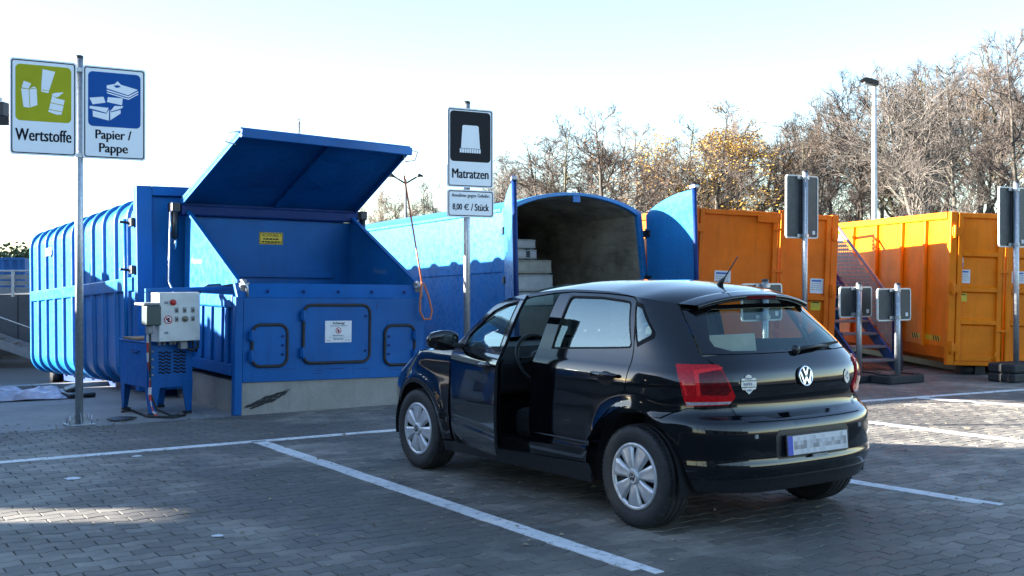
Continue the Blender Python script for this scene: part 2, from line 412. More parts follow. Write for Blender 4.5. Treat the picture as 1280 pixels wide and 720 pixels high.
# concrete slab under the press and the blue containers
sl = []
ss = np.arange(-16, 2.31, .6); dd = np.arange(0, 5.01, .5)
vs = []; 
for d in dd:
    for s in ss:
        p = PC + U * s + V * (d + (0.003 if d == 0 else 0)); vs.append((p.x, p.y, gz(p.x, p.y) - .004))
n = len(ss); fs = [(j * n + i, j * n + i + 1, (j + 1) * n + i + 1, (j + 1) * n + i) for j in range(len(dd) - 1) for i in range(n - 1)]
o = MB().add(vs, fs, True).build('concrete_slab', SLAB); tag(o, kind='structure')
# light kerb line behind the slab
mb = MB()
for s in np.arange(-16, -.6, 1.0):
    a = PC + U * s + V * 5.02; b = PC + U * (s + .985) + V * 5.02
    mb.bar((a.x, a.y, gz(a.x, a.y) - .02), (b.x, b.y, gz(b.x, b.y) - .02), .14, .16)
o = mb.build('kerb', SLAB, bevel=.01); tag(o, kind='structure')

# block paving: zig-zag pavers in running bond, rows along U
PL, PW, GAP = .210, .108, .0065
def wav(u):
    t = (u / PL) % 1.0
    if t < .17 or t > .83: return -.008
    if .33 < t < .67: return .008
    return (-.008 + .016 * (t - .17) / .16) if t < .5 else (.008 - .016 * (t - .67) / .16)
def paver_outline(phase):
    us = [0 + GAP / 2, .17 * PL, .33 * PL, .67 * PL, .83 * PL, PL - GAP / 2]
    if phase: us = [0 + GAP / 2, .17 * PL, .33 * PL, .67 * PL, .83 * PL, PL - GAP / 2]
    lo = [(u - PL / 2, -PW / 2 + GAP / 2 + wav(u + phase * PL / 2)) for u in us]
    hi = [(u - PL / 2, PW / 2 - GAP / 2 + wav(u + phase * PL / 2)) for u in us[::-1]]
    return lo + hi
def paver_mesh(phase):
    o = paver_outline(phase); n = len(o); ins = []
    for x, y in o:
        ins.append((x * (1 - .004 / (PL / 2)) , y - math.copysign(.0035, y - wav(x + PL / 2 + phase * PL / 2))))
    vs = [(x, y, 0) for x, y in ins] + [(x, y, -.0028) for x, y in o] + [(x, y, -.022) for x, y in o]
    fs = [tuple(range(n))]
    for r in (0, 1):
        fs += [(r * n + i, (r + 1) * n + i, (r + 1) * n + (i + 1) % n, r * n + (i + 1) % n) for i in range(n)]
    return vs, fs
pv = [paver_mesh(0), paver_mesh(1)]
pav_root = None
mb = MB(); 
# sand bed polygon (pavers' base) in (s,d) frame
def sd2(p): q = Vector((p[0], p[1], 0)) - PC; return q.dot(U), q.dot(V)
def P3(s, d, z=0): p = PC + U * s + V * d; return (p.x, p.y, z)
bed = [P3(-9, -.02, -.014), P3(-9, -12, -.014), P3(13, -12, -.014), P3(13, 3.4, -.014), P3(2.32, 3.4, -.014), P3(2.32, -.02, -.014)]
pav_root = MB().add(bed, [(0, 1, 2, 5), (2, 3, 4, 5)]).build('block_pavement', SOIL); tag(pav_root, kind='structure')
cells = []
for r in range(-110, 32):
    d = r * PW - PW / 2 - .006
    for k in range(-40, 64):
        s = k * PL + (r % 2) * PL / 2
        if d > -.01 and (s < 2.45 or d > 3.3): continue
        x, y, _ = P3(s, d)
        if y < 4.2 or abs(x) > .4414 * y + 1.9 or y > 20: continue
        vis = abs(x) < .4414 * y - .1 and y > 5.75
        cells.append((y + (0 if vis else 100), x, y, r % 2))
cells.sort()
rng = random.Random(3)
me_s = []
for ph in (0, 1):
    me = bpy.data.meshes.new('paver'); me.from_pydata(pv[ph][0], [], pv[ph][1]); me.update(); me.materials.append(PAVO); me_s.append(me)
rotz = R(HD)
def inked(x, y):    # skip loose cover near the old repair patch
    return False
for i, (_, x, y, ph) in enumerate(cells[:300]):
    o = bpy.data.objects.new('paver', me_s[ph]); COL.objects.link(o); o.parent = pav_root
    o.location = (x, y, rng.uniform(-.0015, .0012)); o.rotation_euler = (rng.uniform(-.006, .006), rng.uniform(-.006, .006), rotz + rng.uniform(-.006, .006))
rest = cells[300:]
nv = len(pv[0][0]); base = [np.array(pv[p][0]) for p in (0, 1)]
cr, sr = math.cos(rotz), math.sin(rotz)
allv = np.empty((len(rest) * nv, 3)); tint = []; allf = []
nf = len(pv[0][1])
for i, (_, x, y, ph) in enumerate(rest):
    b = base[ph]; tx, ty = rng.uniform(-.006, .006), rng.uniform(-.006, .006)
    z = b[:, 2] + b[:, 0] * tx + b[:, 1] * ty + rng.uniform(-.0015, .0012)
    allv[i * nv:(i + 1) * nv] = np.stack([x + b[:, 0] * cr - b[:, 1] * sr, y + b[:, 0] * sr + b[:, 1] * cr, z], 1)
    allf += [tuple(j + i * nv for j in f) for f in pv[ph][1]]; tint += [rng.random()] * nf
me = bpy.data.meshes.new('paver_field'); me.from_pydata(allv.tolist(), [], allf)
a = me.attributes.new('tint', 'FLOAT', 'FACE'); a.data.foreach_set('value', tint); me.materials.append(PAVA); me.update()
o = bpy.data.objects.new('paver_field', me); link(o, pav_root); tag(o, kind='stuff')

# painted bay lines, split at the joints of the paving
def gpt(px, py): Y = 1450 * 1.515 / (py - 335); return Vector(((px - 640) / 1450 * Y, Y, 0))
def lane(p0, p1, wd, seg, n=0):
    d = (p1 - p0); L = d.length; d.normalize(); x = Vector((d.y, -d.x, 0)); mb = MB(); t = 0; r_ = random.Random(int(L * 100))
    while t < L:
        e = min(L, t + seg - .004); j = [r_.uniform(-.004, .004) for _ in range(4)]
        for side in (0, 1):
            a0, a1 = ((-wd / 2 + j[0], -.002) if side == 0 else (.002, wd / 2 + j[1])); off = 0 if side == 0 else seg * .5
            b0, b1 = p0 + d * max(0, t - off), p0 + d * max(0.0, e - off)
            if (b1 - b0).length < .01: continue
            q = [b0 + x * a0, b0 + x * a1, b1 + x * a1, b1 + x * a0]
            mb.add([(v.x, v.y, .0045) for v in q] + [(v.x, v.y, -.003) for v in q],
                   [(0, 1, 2, 3), (0, 4, 5, 1), (1, 5, 6, 2), (2, 6, 7, 3), (3, 7, 4, 0)])
        t += seg
    o = mb.build('lane_marking', LINE); tag(o, kind='structure'); return o
l1a = gpt(320, 550.5); lane(gpt(-40, 581.5), gpt(512, 536.3), .10, .21)
lane(l1a + Vector((.03, -.06, 0)), gpt(818, 717.5), .125, .216)
lane(gpt(1055, 600.8), gpt(1249, 632), .125, .216)
lane(gpt(1060, 524.5), gpt(1330, 558), .125, .216)
lane(gpt(1030, 505), gpt(1330, 483.5), .10, .21)
lane(gpt(1149, 497.5), gpt(1330, 510.5), .125, .216)

# ------------------------------------------------------------------ off camera: walls added to cast shade, hall added for reflections, neighbouring skip
def add_shade_wall():  # unseen wall, added to keep the sun off the foreground
    t = thing('shade_wall', 'tall grey concrete panel wall added out of view on the left to shade the foreground', 'wall', (-12.2, 0, 0))
    H = 5.6; ys = [-16 + 2.5 * i for i in range(9)][:-1] + [4.4] + [6.92, 7.42, 9.78]
    for y, e in zip(ys[:-1], ys[1:]):
        if y == 6.92:
            MB().box((-.1, y, 0), (.1, e, 2.08)).build('wall_panel', WALLG, t); MB().box((-.1, y, 2.52), (.1, e, H)).build('wall_panel', WALLG, t)  # slot shaped to let one sun patch onto the paving
        else:
            MB().box((-.1, y, 0), (.1, e - .002, H)).build('wall_panel', WALLG, t)
            MB().box((-.18, y - .12, 0), (.18, y + .12, H + .1)).build('pillar', WALLG, t)
    return t
add_shade_wall()
lw = thing('shade_wall', 'low grey concrete wall added out of view left of the ribbed container to shade the ground', 'wall', (-20, 16.5, -.4))  # unseen, added to shade the ground at the far left
for i in range(7): MB().box((-.1, i * 2.4, 0), (.1, i * 2.4 + 2.398, 3.3)).build('wall_panel', WALLG, lw)
rh = thing('reflection_hall', 'dark grey sheet metal hall added behind the camera to darken the car reflections', 'hall', (-4, -24, 0), (0, 0, R(-8)))  # unseen, added to give the car's rear something dark to reflect
MB().box((0, -9, 0), (44, 0, 5.2)).build('wall', HALL, rh); MB().box((-.4, -9.4, 5.203), (44.4, .5, 5.5)).build('roof', BLACKP, rh)
for i in range(5): MB().box((2 + i * 8.5, .002, .0), (7 + i * 8.5, .06, 4.2)).build('roller_door', GREYP, rh)
def plain_skip(label, loc, rz, mat, L, W_, H, n):
    t = thing('skip_container', label, 'container', loc, (0, 0, R(rz)))
    MB().box((0, 0, .12), (W_, L, H)).build('body', mat, t, .02)
    for i in range(n):
        y = (i + .5) * L / n
        for x0, x1 in ((-.07, -.002), (W_ + .002, W_ + .07)): MB().box((x0, y - .05, .14), (x1, y + .05, H + .02)).build('rib', mat, t)
        MB().box((-.02, y - .10, H + .003), (W_ + .07, y + .10, H + .11)).build('roof_rib', mat, t, .05)
    return t
plain_skip('dark blue ribbed container left of the blue paper press, beyond the picture edge', (-10.2, 9.6, 0), 0, BLUE2, 6.1, 2.3, 2.02, 9)

# ------------------------------------------------------------------ blue paper press (hopper with open lid)
DP = 1.9
press = thing('paper_press', 'blue waste paper press with its hopper lid tilted open', 'compactor', PC, (0, R(1.0), R(HD)))
XR = 2.2
fp = MB(); fp.box((.085, 0, .335), (XR, .05, 1.21)); fp.build('front_panel', BLUE, press, .006)
MB().prism([(0, 1.213), (.10, 1.36), (.16, 1.36), (.06, 1.213)], (.02, 0, 0), (0, 1, 0), (0, 0, 1), (1, 0, 0), XR - .02).build('sill_rail', BLUE, press, .006)
MB().box((0, -.006, .0), (.082, .085, 1.22)).build('corner_post', BLUE, press, .006)
MB().box((XR - .075, .053, .335), (XR, DP, 1.2)).build('side_panel', BLUE, press, .006)
MB().box((.035, .09, .40), (.06, DP, 1.2)).build('side_panel', BLUE, press)
MB().box((.0, .09, .40), (.033, DP, .52)).build('bottom_rail', BLUE, press, .006)
MB().box((-.01, .09, 1.10), (.033, DP, 1.24)).build('top_rail', BLUE, press, .02)
for y in (.25, .45, .78, 1.1, 1.42):
    MB().box((.005, y, .523), (.033, y + .10, 1.097)).build('side_rib', BLUE, press, .008)
MB().box((.07, .055, 1.0), (XR - .08, DP, 1.06)).build('charging_floor', BLUED, press)
for xs in (.055, XR - .06):
    MB().prism([(.09, 1.365), (DP, 1.242), (DP, 2.16), (DP - .08, 2.16)], (xs, 0, 0), (0, 1, 0), (0, 0, 1), (1, 0, 0), .014).build('hopper_cheek', BLUE2, press)
    m = MB(); m.bar((xs + .007, .07, 1.375), (xs + .007, DP - .06, 2.185), .05, .03); m.build('cheek_edge', BLUE, press)
MB().box((.07, DP - .02, 1.06), (XR - .061, DP + .02, 2.12)).build('hopper_back', BLUE, press)
MB().box((.30, DP - .06, 1.42), (XR - .3, DP - .022, 1.50)).build('back_flap', BLUE, press, .006)
hb = MB(); hb.box((-.02, DP - .10, 2.125), (XR + .02, DP + .08, 2.25)); hb.build('hinge_beam', BLUED, press, .02)
for x in (.35, .75, 1.15, 1.55, 1.95):
    MB().lathe([(0, .0), (0, .018), (.012, .016), (.014, 0)], 8, 'y', (x, .012, 1.28)).build('bolt', BLUED, press).rotation_euler = (0, 0, 0)
# lid, hinged at the back
lid = MB(); lz0, lz1, ly0, ly1 = 2.24, 2.93, DP + .06, .32
nrm = Vector((0, -(lz1 - lz0), ly1 - ly0)).normalized() * -1
A0, A1 = Vector((-.02, ly0, lz0)), Vector((-.02, ly1, lz1)); up = nrm * .045
A1.y -= .30; A1.x += .05; w_ = Vector((XR + .04, 0, 0)); w1 = Vector((XR - .01, .40, 0))
lid.add([A0, A0 + w_, A1 + w1, A1, A0 + up, A0 + w_ + up, A1 + w1 + up, A1 + up], [(0, 1, 2, 3), (7, 6, 5, 4), (0, 4, 5, 1), (1, 5, 6, 2), (2, 6, 7, 3), (3, 7, 4, 0)])
lido = lid.build('lid', BLUE, press, .004)
d = (A1 - A0); dn = d.normalized()
m = MB(); m.bar(A1 + Vector((0, 0, .0)) - up * .6, A1 + w1 - up * .6, .05, .09); m.build('lid_rim', BLUE, lido, .008)
for w0a, w1a in ((Vector((.02, 0, 0)), Vector((.02, 0, 0))), (w_ - Vector((.02, 0, 0)), w1 - Vector((.02, 0, 0)))):
    m = MB(); m.bar(A0 + w0a - up * .3 + dn * .05, A1 + w1a - up * .3 - dn * .06, .03, .05); m.build('lid_edge', BLUE, lido, .004)
m = MB(); m.bar(A0 + w_ * .52 - up * .25, A1 + w1 * .52 - up * .25 - dn * .06, .06, .03); m.build('lid_stiffener', BLUE, lido, .004)
m = MB(); m.bar(A0 - up * .6 + dn * .08, A0 + w_ - up * .6 + dn * .08, .07, .07); m.build('lid_hinge_bar', BLUED, lido, .01)
for x0, s_ in ((-.03, -1), (XR + .03, 1)):
    p = A1 + (w1 if s_ > 0 else Vector()) + Vector((0, 0, -.01)); m = MB()
    m.tube([p, p + Vector((s_ * .10, .02, -.01)), p + Vector((s_ * .12, .12, -.10)), p + Vector((s_ * .0, .14, -.12))], .007, 6); m.build('lid_handle', GALV, lido)
for x0, s_ in ((-.09, -1), (XR + .09, 1)):
    MB().box((x0 - .05, DP - .12, 2.16), (x0 + .05, DP + .06, 2.27)).build('hinge_bracket', BLACKP, press, .015)
    m = MB(); m.tube([(x0, DP - .08, 2.18), (x0 + .01, DP - .06, 1.86)], .038, 12); cy_ = m.build('lid_cylinder', BLACKP, press)
    m = MB(); m.tube([(x0 - .05, DP - .08, 2.18), (x0 - .045, DP - .05, 1.72)], .012, 8); m.tube([(x0 + .015, DP - .06, 1.87), (x0 + .018, DP - .05, 1.72)], .02, 8); m.build('piston_rod', CHROME, cy_)
m = MB(); m.tube([(-.14, DP - .07, 2.16), (-.145, DP - .06, 1.36), (-.05, DP - .35, .98)], .012, 6); m.build('hydraulic_hose', GALV, press)
# latch brackets on the front corners
for x in (.10, XR - .06):
    m = MB(); m.box((x - .035, .045, 1.26), (x + .035, .10, 1.40)); m.build('latch_bracket', GREYP, press, .01)
    m = MB(); m.tube([(x - .03, .03, 1.40), (x + .02, .01, 1.33), (x + .03, .01, 1.22)], .016, 8); m.tube([(x - .05, .03, 1.33), (x + .05, .03, 1.36)], .014, 8); m.build('latch_hook', GALV, press)
# inspection hatches
for (x0, z0, x1, z1, side) in ((.742, .52, 1.517, 1.135, -1), (.178, .50, .562, .93, -1), (1.703, .475, 2.072, .91, 1)):
    rr = rrect(x0, z0, x1, z1, .09)
    h = face_plate('hatch', rr, -.014, BLUE, press, .0125)
    m = MB(); m.tube([(x, -.014, z) for x, z in rr], .017, 8, closed=True); m.build('gasket', RUBBER, h)
    hx = x0 - .005 if side < 0 else x1 + .005
    for z in (z0 + .11, z1 - .11):
        m = MB(); m.box((hx - .035, -.05, z - .045), (hx + .02, -.002, z + .045)); m.tube([(hx - .01, -.05, z - .06), (hx - .01, -.05, z + .06)], .014, 8); m.build('hatch_hinge', BLUE, h, .004)
    bx = x1 - .05 if side < 0 else x0 + .05
    for z in (z0 + .12, z1 - .12, (z0 + z1) / 2)[:3 if x1 - x0 < .5 else 2]:
        m = MB(); m.tube([(bx, -.013, z), (bx, -.026, z)], .014, 8); m.build('hatch_bolt', BLUED, h)
# safety notice on the middle hatch
nt_ = face_plate('safety_notice', [(.988, .734), (1.297, .734), (1.297, .967), (.988, .967)], -.018, PAPER, press, .0035)
text('lettering', 'Achtung!', .14, INK, nt_, (1.1425, -.019, .938), bold=.014)
def ring(cx, cz, r0, r1, y, mat, parent, n=28, name='prohibition_ring'):
    o_ = [(cx + r1 * math.cos(2 * math.pi * k / n), cz + r1 * math.sin(2 * math.pi * k / n)) for k in range(n)]
    i_ = [(cx + r0 * math.cos(2 * math.pi * k / n), cz + r0 * math.sin(2 * math.pi * k / n)) for k in range(n)]
    return ring_plate(name, o_, i_, y, mat, parent, .001)
ring(1.1425, .862, .026, .034, -.0195, INKR, nt_)
m = MB(); m.bar((1.122, -.019, .883), (1.163, -.019, .841), .008, .001, (0, 1, 0)); m.build('prohibition_bar', INKR, nt_)
m = MB(); m.box((1.138, -.0188, .842), (1.15, -.0183, .874)); m.box((1.13, -.0188, .85), (1.14, -.0183, .868)); m.build('prohibited_figure', INK, nt_)
m = MB()
for (a_, b_, z, hh) in ((1.04, 1.25, .912, .008), (1.08, 1.20, .808, .012), (1.085, 1.20, .77, .014), (1.01, 1.055, .755, .007), (1.22, 1.28, .758, .006), (1.03, 1.26, .79, .004)):
    x = a_
    while x < b_:
        e_ = min(b_, x + .012 + .02 * rng.random()); m.box((x, -.0195, z - hh / 2), (e_, -.0185, z + hh / 2)); x = e_ + .006
m.build('small_print', INKG, nt_)
# yellow warning plate on the hopper back
yp = face_plate('warning_plate', [(.95, 1.82), (1.25, 1.82), (1.25, 1.965), (.95, 1.965)], DP - .026, YELLOW, press, .004)
text('lettering', 'ACHTUNG !', .24, INK, yp, (1.10, DP - .027, 1.93), height=.032)
m = MB()
for z, a_, b_ in ((1.885, 1.0, 1.2), (1.85, .98, 1.23)):
    x = a_
    while x < b_: e_ = min(b_, x + .02 + .02 * rng.random()); m.box((x, DP - .028, z - .009), (e_, DP - .027, z + .009)); x = e_ + .008
m.build('small_print', INK, yp)
ring_plate('plate_border', [(.955, 1.825), (1.245, 1.825), (1.245, 1.96), (.955, 1.96)], [(.962, 1.832), (1.238, 1.832), (1.238, 1.953), (.962, 1.953)], DP - .0275, INK, yp, .0008)
FAINT = simple('faint_lettering', (.10, .22, .42, 1), .6, 0, .3, 30)
ob = text('lettering', 'Husmann', .36, FAINT, press, (XR - .0625, 1.0, 1.52), (R(90), 0, R(-90)), bold=.015)
ob = text('lettering', 'Husmann', .36, FAINT, press, (.0535, 1.45, 1.60), (R(90), 0, R(-90)), bold=.015)
# scuffs along the front
m = MB()
for i in range(16):
    x = rng.uniform(.2, 2.0); z = rng.uniform(.40, .47) if i < 8 else rng.uniform(.36, 1.1); l_ = rng.uniform(.03, .3) if i < 8 else .006
    m.box((x, -.0012, z), (x + l_, -.0004, z + (.004 if i < 8 else rng.uniform(.03, .12))))
tag(m.build('scratch_mark', BLUED, press), kind='stuff')

# plinth
pl = MB(); pl.box((.083, .02, -.02), (XR, DP + .3, .332)); plo = pl.build('concrete_plinth', CONC, None, .008)
plo.location = PC; plo.rotation_euler = (0, 0, R(HD)); tag(plo, 'low grey concrete plinth beneath the blue press, smeared with black on its left end', 'plinth')
m = MB()
for i in range(70):
    t_ = (i % 35) / 34; w__ = .5 + .5 * math.sin(math.pi * min(1, t_ * 1.1 + .08))
    cx_ = .17 + .40 * t_ + rng.uniform(-.02, .02); cz_ = .085 + .125 * t_ ** 1.25 + rng.uniform(-.04, .04) * w__; L_ = rng.uniform(.03, .09); h_ = rng.uniform(.003, .012) * w__; a_ = R(12 + 24 * t_ + rng.uniform(-6, 6))
    pts = [(cx_ + math.cos(a_) * u_ * L_ - math.sin(a_) * v_ * h_, cz_ + math.sin(a_) * u_ * L_ + math.cos(a_) * v_ * h_) for u_, v_ in ((-1, 0), (-.5, -.9), (.3, -1), (.8, -.4), (1, .1), (.5, .9), (-.3, 1))]
    m.prism(pts, (0, .0198 - .00005 * i, 0), (1, 0, 0), (0, 0, 1), (0, -1, 0), .0004)
tag(m.build('black_smear', RUBBER, plo), kind='stuff')
m = MB()
for x in (.62, 1.22, 1.55, 1.9): m.box((x, .0185, .02), (x + .004, .0195, .325))
m.build('formwork_line', SLAB, plo)

# ------------------------------------------------------------------ ribbed paper container behind the press
CW, CL, CZ0, CZ1 = 2.5, 6.35, .16, 2.36
cont = thing('paper_container', 'long blue ribbed roll container coupled behind the press', 'container', PC + U * -.38 + V * 1.99, (R(-2.6), 0, R(HD)))
rr = rrect(0, CZ0, CW, CZ1, .25, 8)
MB().prism(rr, (0, .10, 0), (1, 0, 0), (0, 0, 1), (0, 1, 0), CL - .10, True).build('body', BLUE2, cont)
def outline_tube(y, wd, dp):
    o_ = rrect(-dp, CZ0 - dp, CW + dp, CZ1 + dp, .28, 8); i_ = rrect(-.002, CZ0 - .002, CW + .002, CZ1 + .002, .25, 8); n_ = len(o_); mb_ = MB()
    vs_ = [(x, y, z) for x, z in o_] + [(x, y + wd, z) for x, z in o_] + [(x, y - .02, z) for x, z in i_] + [(x, y + wd + .02, z) for x, z in i_]
    fs_ = []
    for i in range(n_):
        j = (i + 1) % n_
        fs_ += [(i, j, n_ + j, n_ + i), (2 * n_ + i, 2 * n_ + j, j, i), (n_ + i, n_ + j, 3 * n_ + j, 3 * n_ + i)]
    return mb_.add(vs_, fs_)
for i in range(11):
    y = .42 + i * (CL - .52) / 10
    outline_tube(y, .075, .042).build('rib', BLUE2, cont, .012)
for x0, x1 in ((-.045, -.003), (CW + .003, CW + .045)):
    MB().box((x0, .2, 1.26), (x1, CL - .05, 1.42)).build('waist_rail', BLUE2, cont, .012)
m = MB(); m.prism(rrect(.05, CZ0 + .05, CW - .05, CZ1 - .05, .28, 8), (0, CL - .003, 0), (1, 0, 0), (0, 0, 1), (0, 1, 0), .05); m.build('end_wall', BLUE2, cont)
# front frame
for nm, lo, hi in (('frame_post', (-.05, -.04, .10), (.13, .10, 2.47)), ('frame_post', (CW - .13, -.04, .10), (CW + .05, .10, 2.47)),
                   ('frame_head', (.133, -.04, 2.36), (CW - .133, .10, 2.47)), ('frame_sill', (.133, -.04, .10), (CW - .133, .10, .24)), ('front_wall', (.133, .03, .243), (CW - .133, .08, 2.357))):
    MB().box(lo, hi).build(nm, BLUE, cont, .008)
for z in (.55, 1.5, 2.05):
    m = MB(); m.box((-.10, .02, z - .05), (-.052, .14, z + .05)); m.tube([(-.09, .16, z), (-.20, .14, z + .01)], .018, 8); m.build('clamp', BLACKP, cont, .008)
m = MB(); m.tube([(-.11, .24, .35), (-.11, .24, 2.1)], .022, 8); m.build('locking_rod', BLUE2, cont)
for x in (.35, CW - .5): MB().box((x, .3, .0), (x + .15, CL - .1, CZ0 - .068)).build('skid', BLUED, cont)
for y in (.5, CL - .4): 
    m = MB(); m.tube([(.2, y, .06), (.36, y, .06)], .11, 16); m.build('roller', BLACKP, cont)
lb = MB().box((-.0675, 4.55, 1.92), (-.066, 4.95, 2.03)).build('maker_plate', PAPER, cont)

# ------------------------------------------------------------------ hydraulic unit with switch cabinet
hu = thing('hydraulic_unit', 'blue hydraulic power unit on splayed legs holding a white switch cabinet', 'power unit', (-3.70, 11.83, 0), (0, 0, R(40)))
W2, D2 = .47, .76
MB().box((0, .0, .28), (W2, D2, .74)).build('tank', BLUE, hu, .008)
MB().box((-.012, .03, .29), (-.002, D2 - .02, .735)).build('side_lid', BLUE, hu, .006)
MB().box((-.02, -.02, .742), (W2 + .0, D2 + .02, .76)).build('tank_top', BLUE, hu, .004)
MB().box((.0, .28, .762), (.30, D2 - .06, .785)).build('oil_tray', simple('rusty_board', (.20, .12, .07, 1), .8), hu, .004)
for (x, y) in ((0, 0), (W2, 0), (0, D2), (W2, D2)):
    sx, sy = (1 if x == 0 else -1), (1 if y == 0 else -1)
    m = MB()
    tp = [(x, y, .36), (x + sx * .13, y, .36), (x + sx * .13, y + sy * .02, .36), (x, y + sy * .13, .36)]
    bt = [(x + sx * .015, y, .025), (x + sx * .075, y, .025), (x + sx * .075, y + sy * .02, .025), (x + sx * .015, y + sy * .06, .025)]
    off = Vector((-sx * .003, -sy * .003, 0))
    m.add([Vector(p) + off for p in tp + bt], [(0, 1, 2, 3), (7, 6, 5, 4), (0, 4, 5, 1), (1, 5, 6, 2), (2, 6, 7, 3), (3, 7, 4, 0)])
    lg = m.build('leg', BLUE, hu, .004)
    MB().box((x + sx * .005, min(y, y + sy * .07), 0), (x + sx * .085, max(y, y + sy * .07), .024)).build('foot', RUBBER, lg, .004)
for col in (0, 1):
    for k in range(7):
        m = MB(); x0 = .10 + col * .16; z = .44 + k * .034
        m.tube([(x0 + .13 * i / 8, -.003, z + .010 * math.sin(i * math.pi / 2.0)) for i in range(9)], .0075, 6); m.build('louvre_slot', DARK, hu)
for z in (.42, .50, .58, .66):
    m = MB(); m.lathe([(0, .0), (0, .013), (-.01, .011), (-.012, 0)], 10, 'y', (.035, 0, z)); m.build('bolt', GALV, hu)
MB().box((.008, -.0135, .64), (.012, -.008, .70)).build('handle_bracket', BLUED, hu)
m = MB(); m.tube([(-.012, .22, .655), (-.035, .24, .645), (-.035, .38, .645), (-.012, .40, .655)], .008, 6); m.build('lid_pull', BLUED, hu)
# white switch cabinet
cb = MB().box((.025, -.16, .765), (.475, .03, 1.265)).build('switch_cabinet', CABW, hu, .006)
MB().box((.03, -.178, .77), (.47, -.163, 1.26)).build('cabinet_door', CABW, cb, .004)
cyf = -.179
m = MB(); m.lathe([(0, .032), (-.02, .030), (-.03, .024), (-.031, 0)], 18, 'y', (.175, cyf, 1.165)); m.build('emergency_stop', simple('signal_red', (.42, .015, .012, 1), .35), cb)
for cx_, cz_ in ((.215, 1.085), (.30, 1.085), (.39, 1.085), (.215, .995), (.39, .995)):
    MB().box((cx_ - .018, cyf - .008, cz_ - .027), (cx_ + .018, cyf, cz_ + .027)).build('push_button', GREYP, cb, .003)
m = MB()
for cx_, cz_ in ((.215, 1.08), (.30, 1.08), (.39, 1.08), (.215, .99), (.39, .99)): m.box((cx_ - .011, cyf - .0105, cz_ - .012), (cx_ + .011, cyf - .008, cz_ + .012))
m.build('button_cap', BLACKP, cb)
m = MB(); m.lathe([(0, .03), (-.018, .03), (-.022, .02), (-.04, .018), (-.041, 0)], 16, 'y', (.305, cyf, .995)); m.build('selector_knob', simple('brass_knob', (.22, .19, .13, 1), .45, .3), cb)
face_plate('button_label', [(.085, 1.15), (.125, 1.15), (.125, 1.175), (.085, 1.175)], cyf - .002, INKG, cb, .0015)
face_plate('button_label', [(.085, .845), (.125, .845), (.125, .87), (.085, .87)], cyf - .002, INKG, cb, .0015)
n_ = 24; face_plate('prohibition_sign', [(.125 + .043 * math.cos(2 * math.pi * k / n_), .99 + .043 * math.sin(2 * math.pi * k / n_)) for k in range(n_)], cyf - .002, PAPER, cb, .0015)
ring(.125, .99, .034, .044, cyf - .003, INKR, cb)
m = MB(); m.box((.115, cyf - .0028, .965), (.14, cyf - .0022, 1.01)); m.box((.10, cyf - .0028, .985), (.115, cyf - .0022, 1.0)); m.build('prohibited_figure', INK, cb)
m = MB(); m.bar((.10, cyf - .0032, 1.015), (.15, cyf - .0032, .965), .008, .001, (0, 1, 0)); m.build('prohibition_bar', INKR, cb)
for z in (.80, 1.22):
    for x in (.06, .44): MB().lathe([(0, .006), (-.004, .005), (-.005, 0)], 8, 'y', (x, cyf, z)).build('screw', GALV, cb)
# dark junction box on the cabinet's left
jb = MB().box((-.11, -.20, .935), (.045, -.185 + .12, 1.135)).build('socket_box', simple('socket_lid', (.02, .045, .045, 1), .4), hu, .012)
MB().box((-.135, -.19, 1.137), (.04, .06, 1.165)).build('socket_box_top', GREYP, jb, .01)
MB().box((-.085, -.17, .85), (-.02, -.10, .932)).build('plug', GREYP, jb, .015)
m = MB()
m.box((.28, -.13, .68), (.36, -.05, .762)); m.build('cable_gland_box', GREYP, hu, .01)
for x in (.08, .13, .2, .24): MB().lathe([(0, .016), (-.03, .016), (-.035, .01)], 10, 'z', (x, -.07, .762)).build('cable_gland', GREYP, hu)
# cables
m = MB(); m.tube([(-.05, -.14, .85), (-.045, -.13, .60), (-.03, -.10, .25), (.03, -.12, .08), (.16, -.18, .013), (.24, -.2, .013)], .012, 8); m.build('power_cable', CABLE, hu)
m = MB(); m.tube([(.34, -.09, .70), (.42, -.10, .66), (.50, -.06, .69), (.52, -.02, .80), (.50, .0, 1.0), (.53, .04, 1.24), (.66, .10, 1.31), (.95, .10, 1.335)], .015, 8); m.build('control_cable', CABLE, hu)
m = MB(); m.tube([(.44, -.07, .765), (.46, -.05, .66), (.50, -.02, .64), (.54, .02, .78), (.54, .06, 1.22), (.70, .12, 1.33), (.98, .12, 1.345)], .013, 8); m.build('control_cable', CABLE, hu)
# bar carrying the cabinet back to the press
m = MB(); m.bar((-.02, .06, 1.285), (.93, .06, 1.30), .04, .04); m.build('carrier_bar', BLUE, hu, .006)
m = MB(); m.bar((.0, .06, .765), (.0, .06, 1.262), .04, .04); m.build('carrier_post', BLUE, hu, .006)
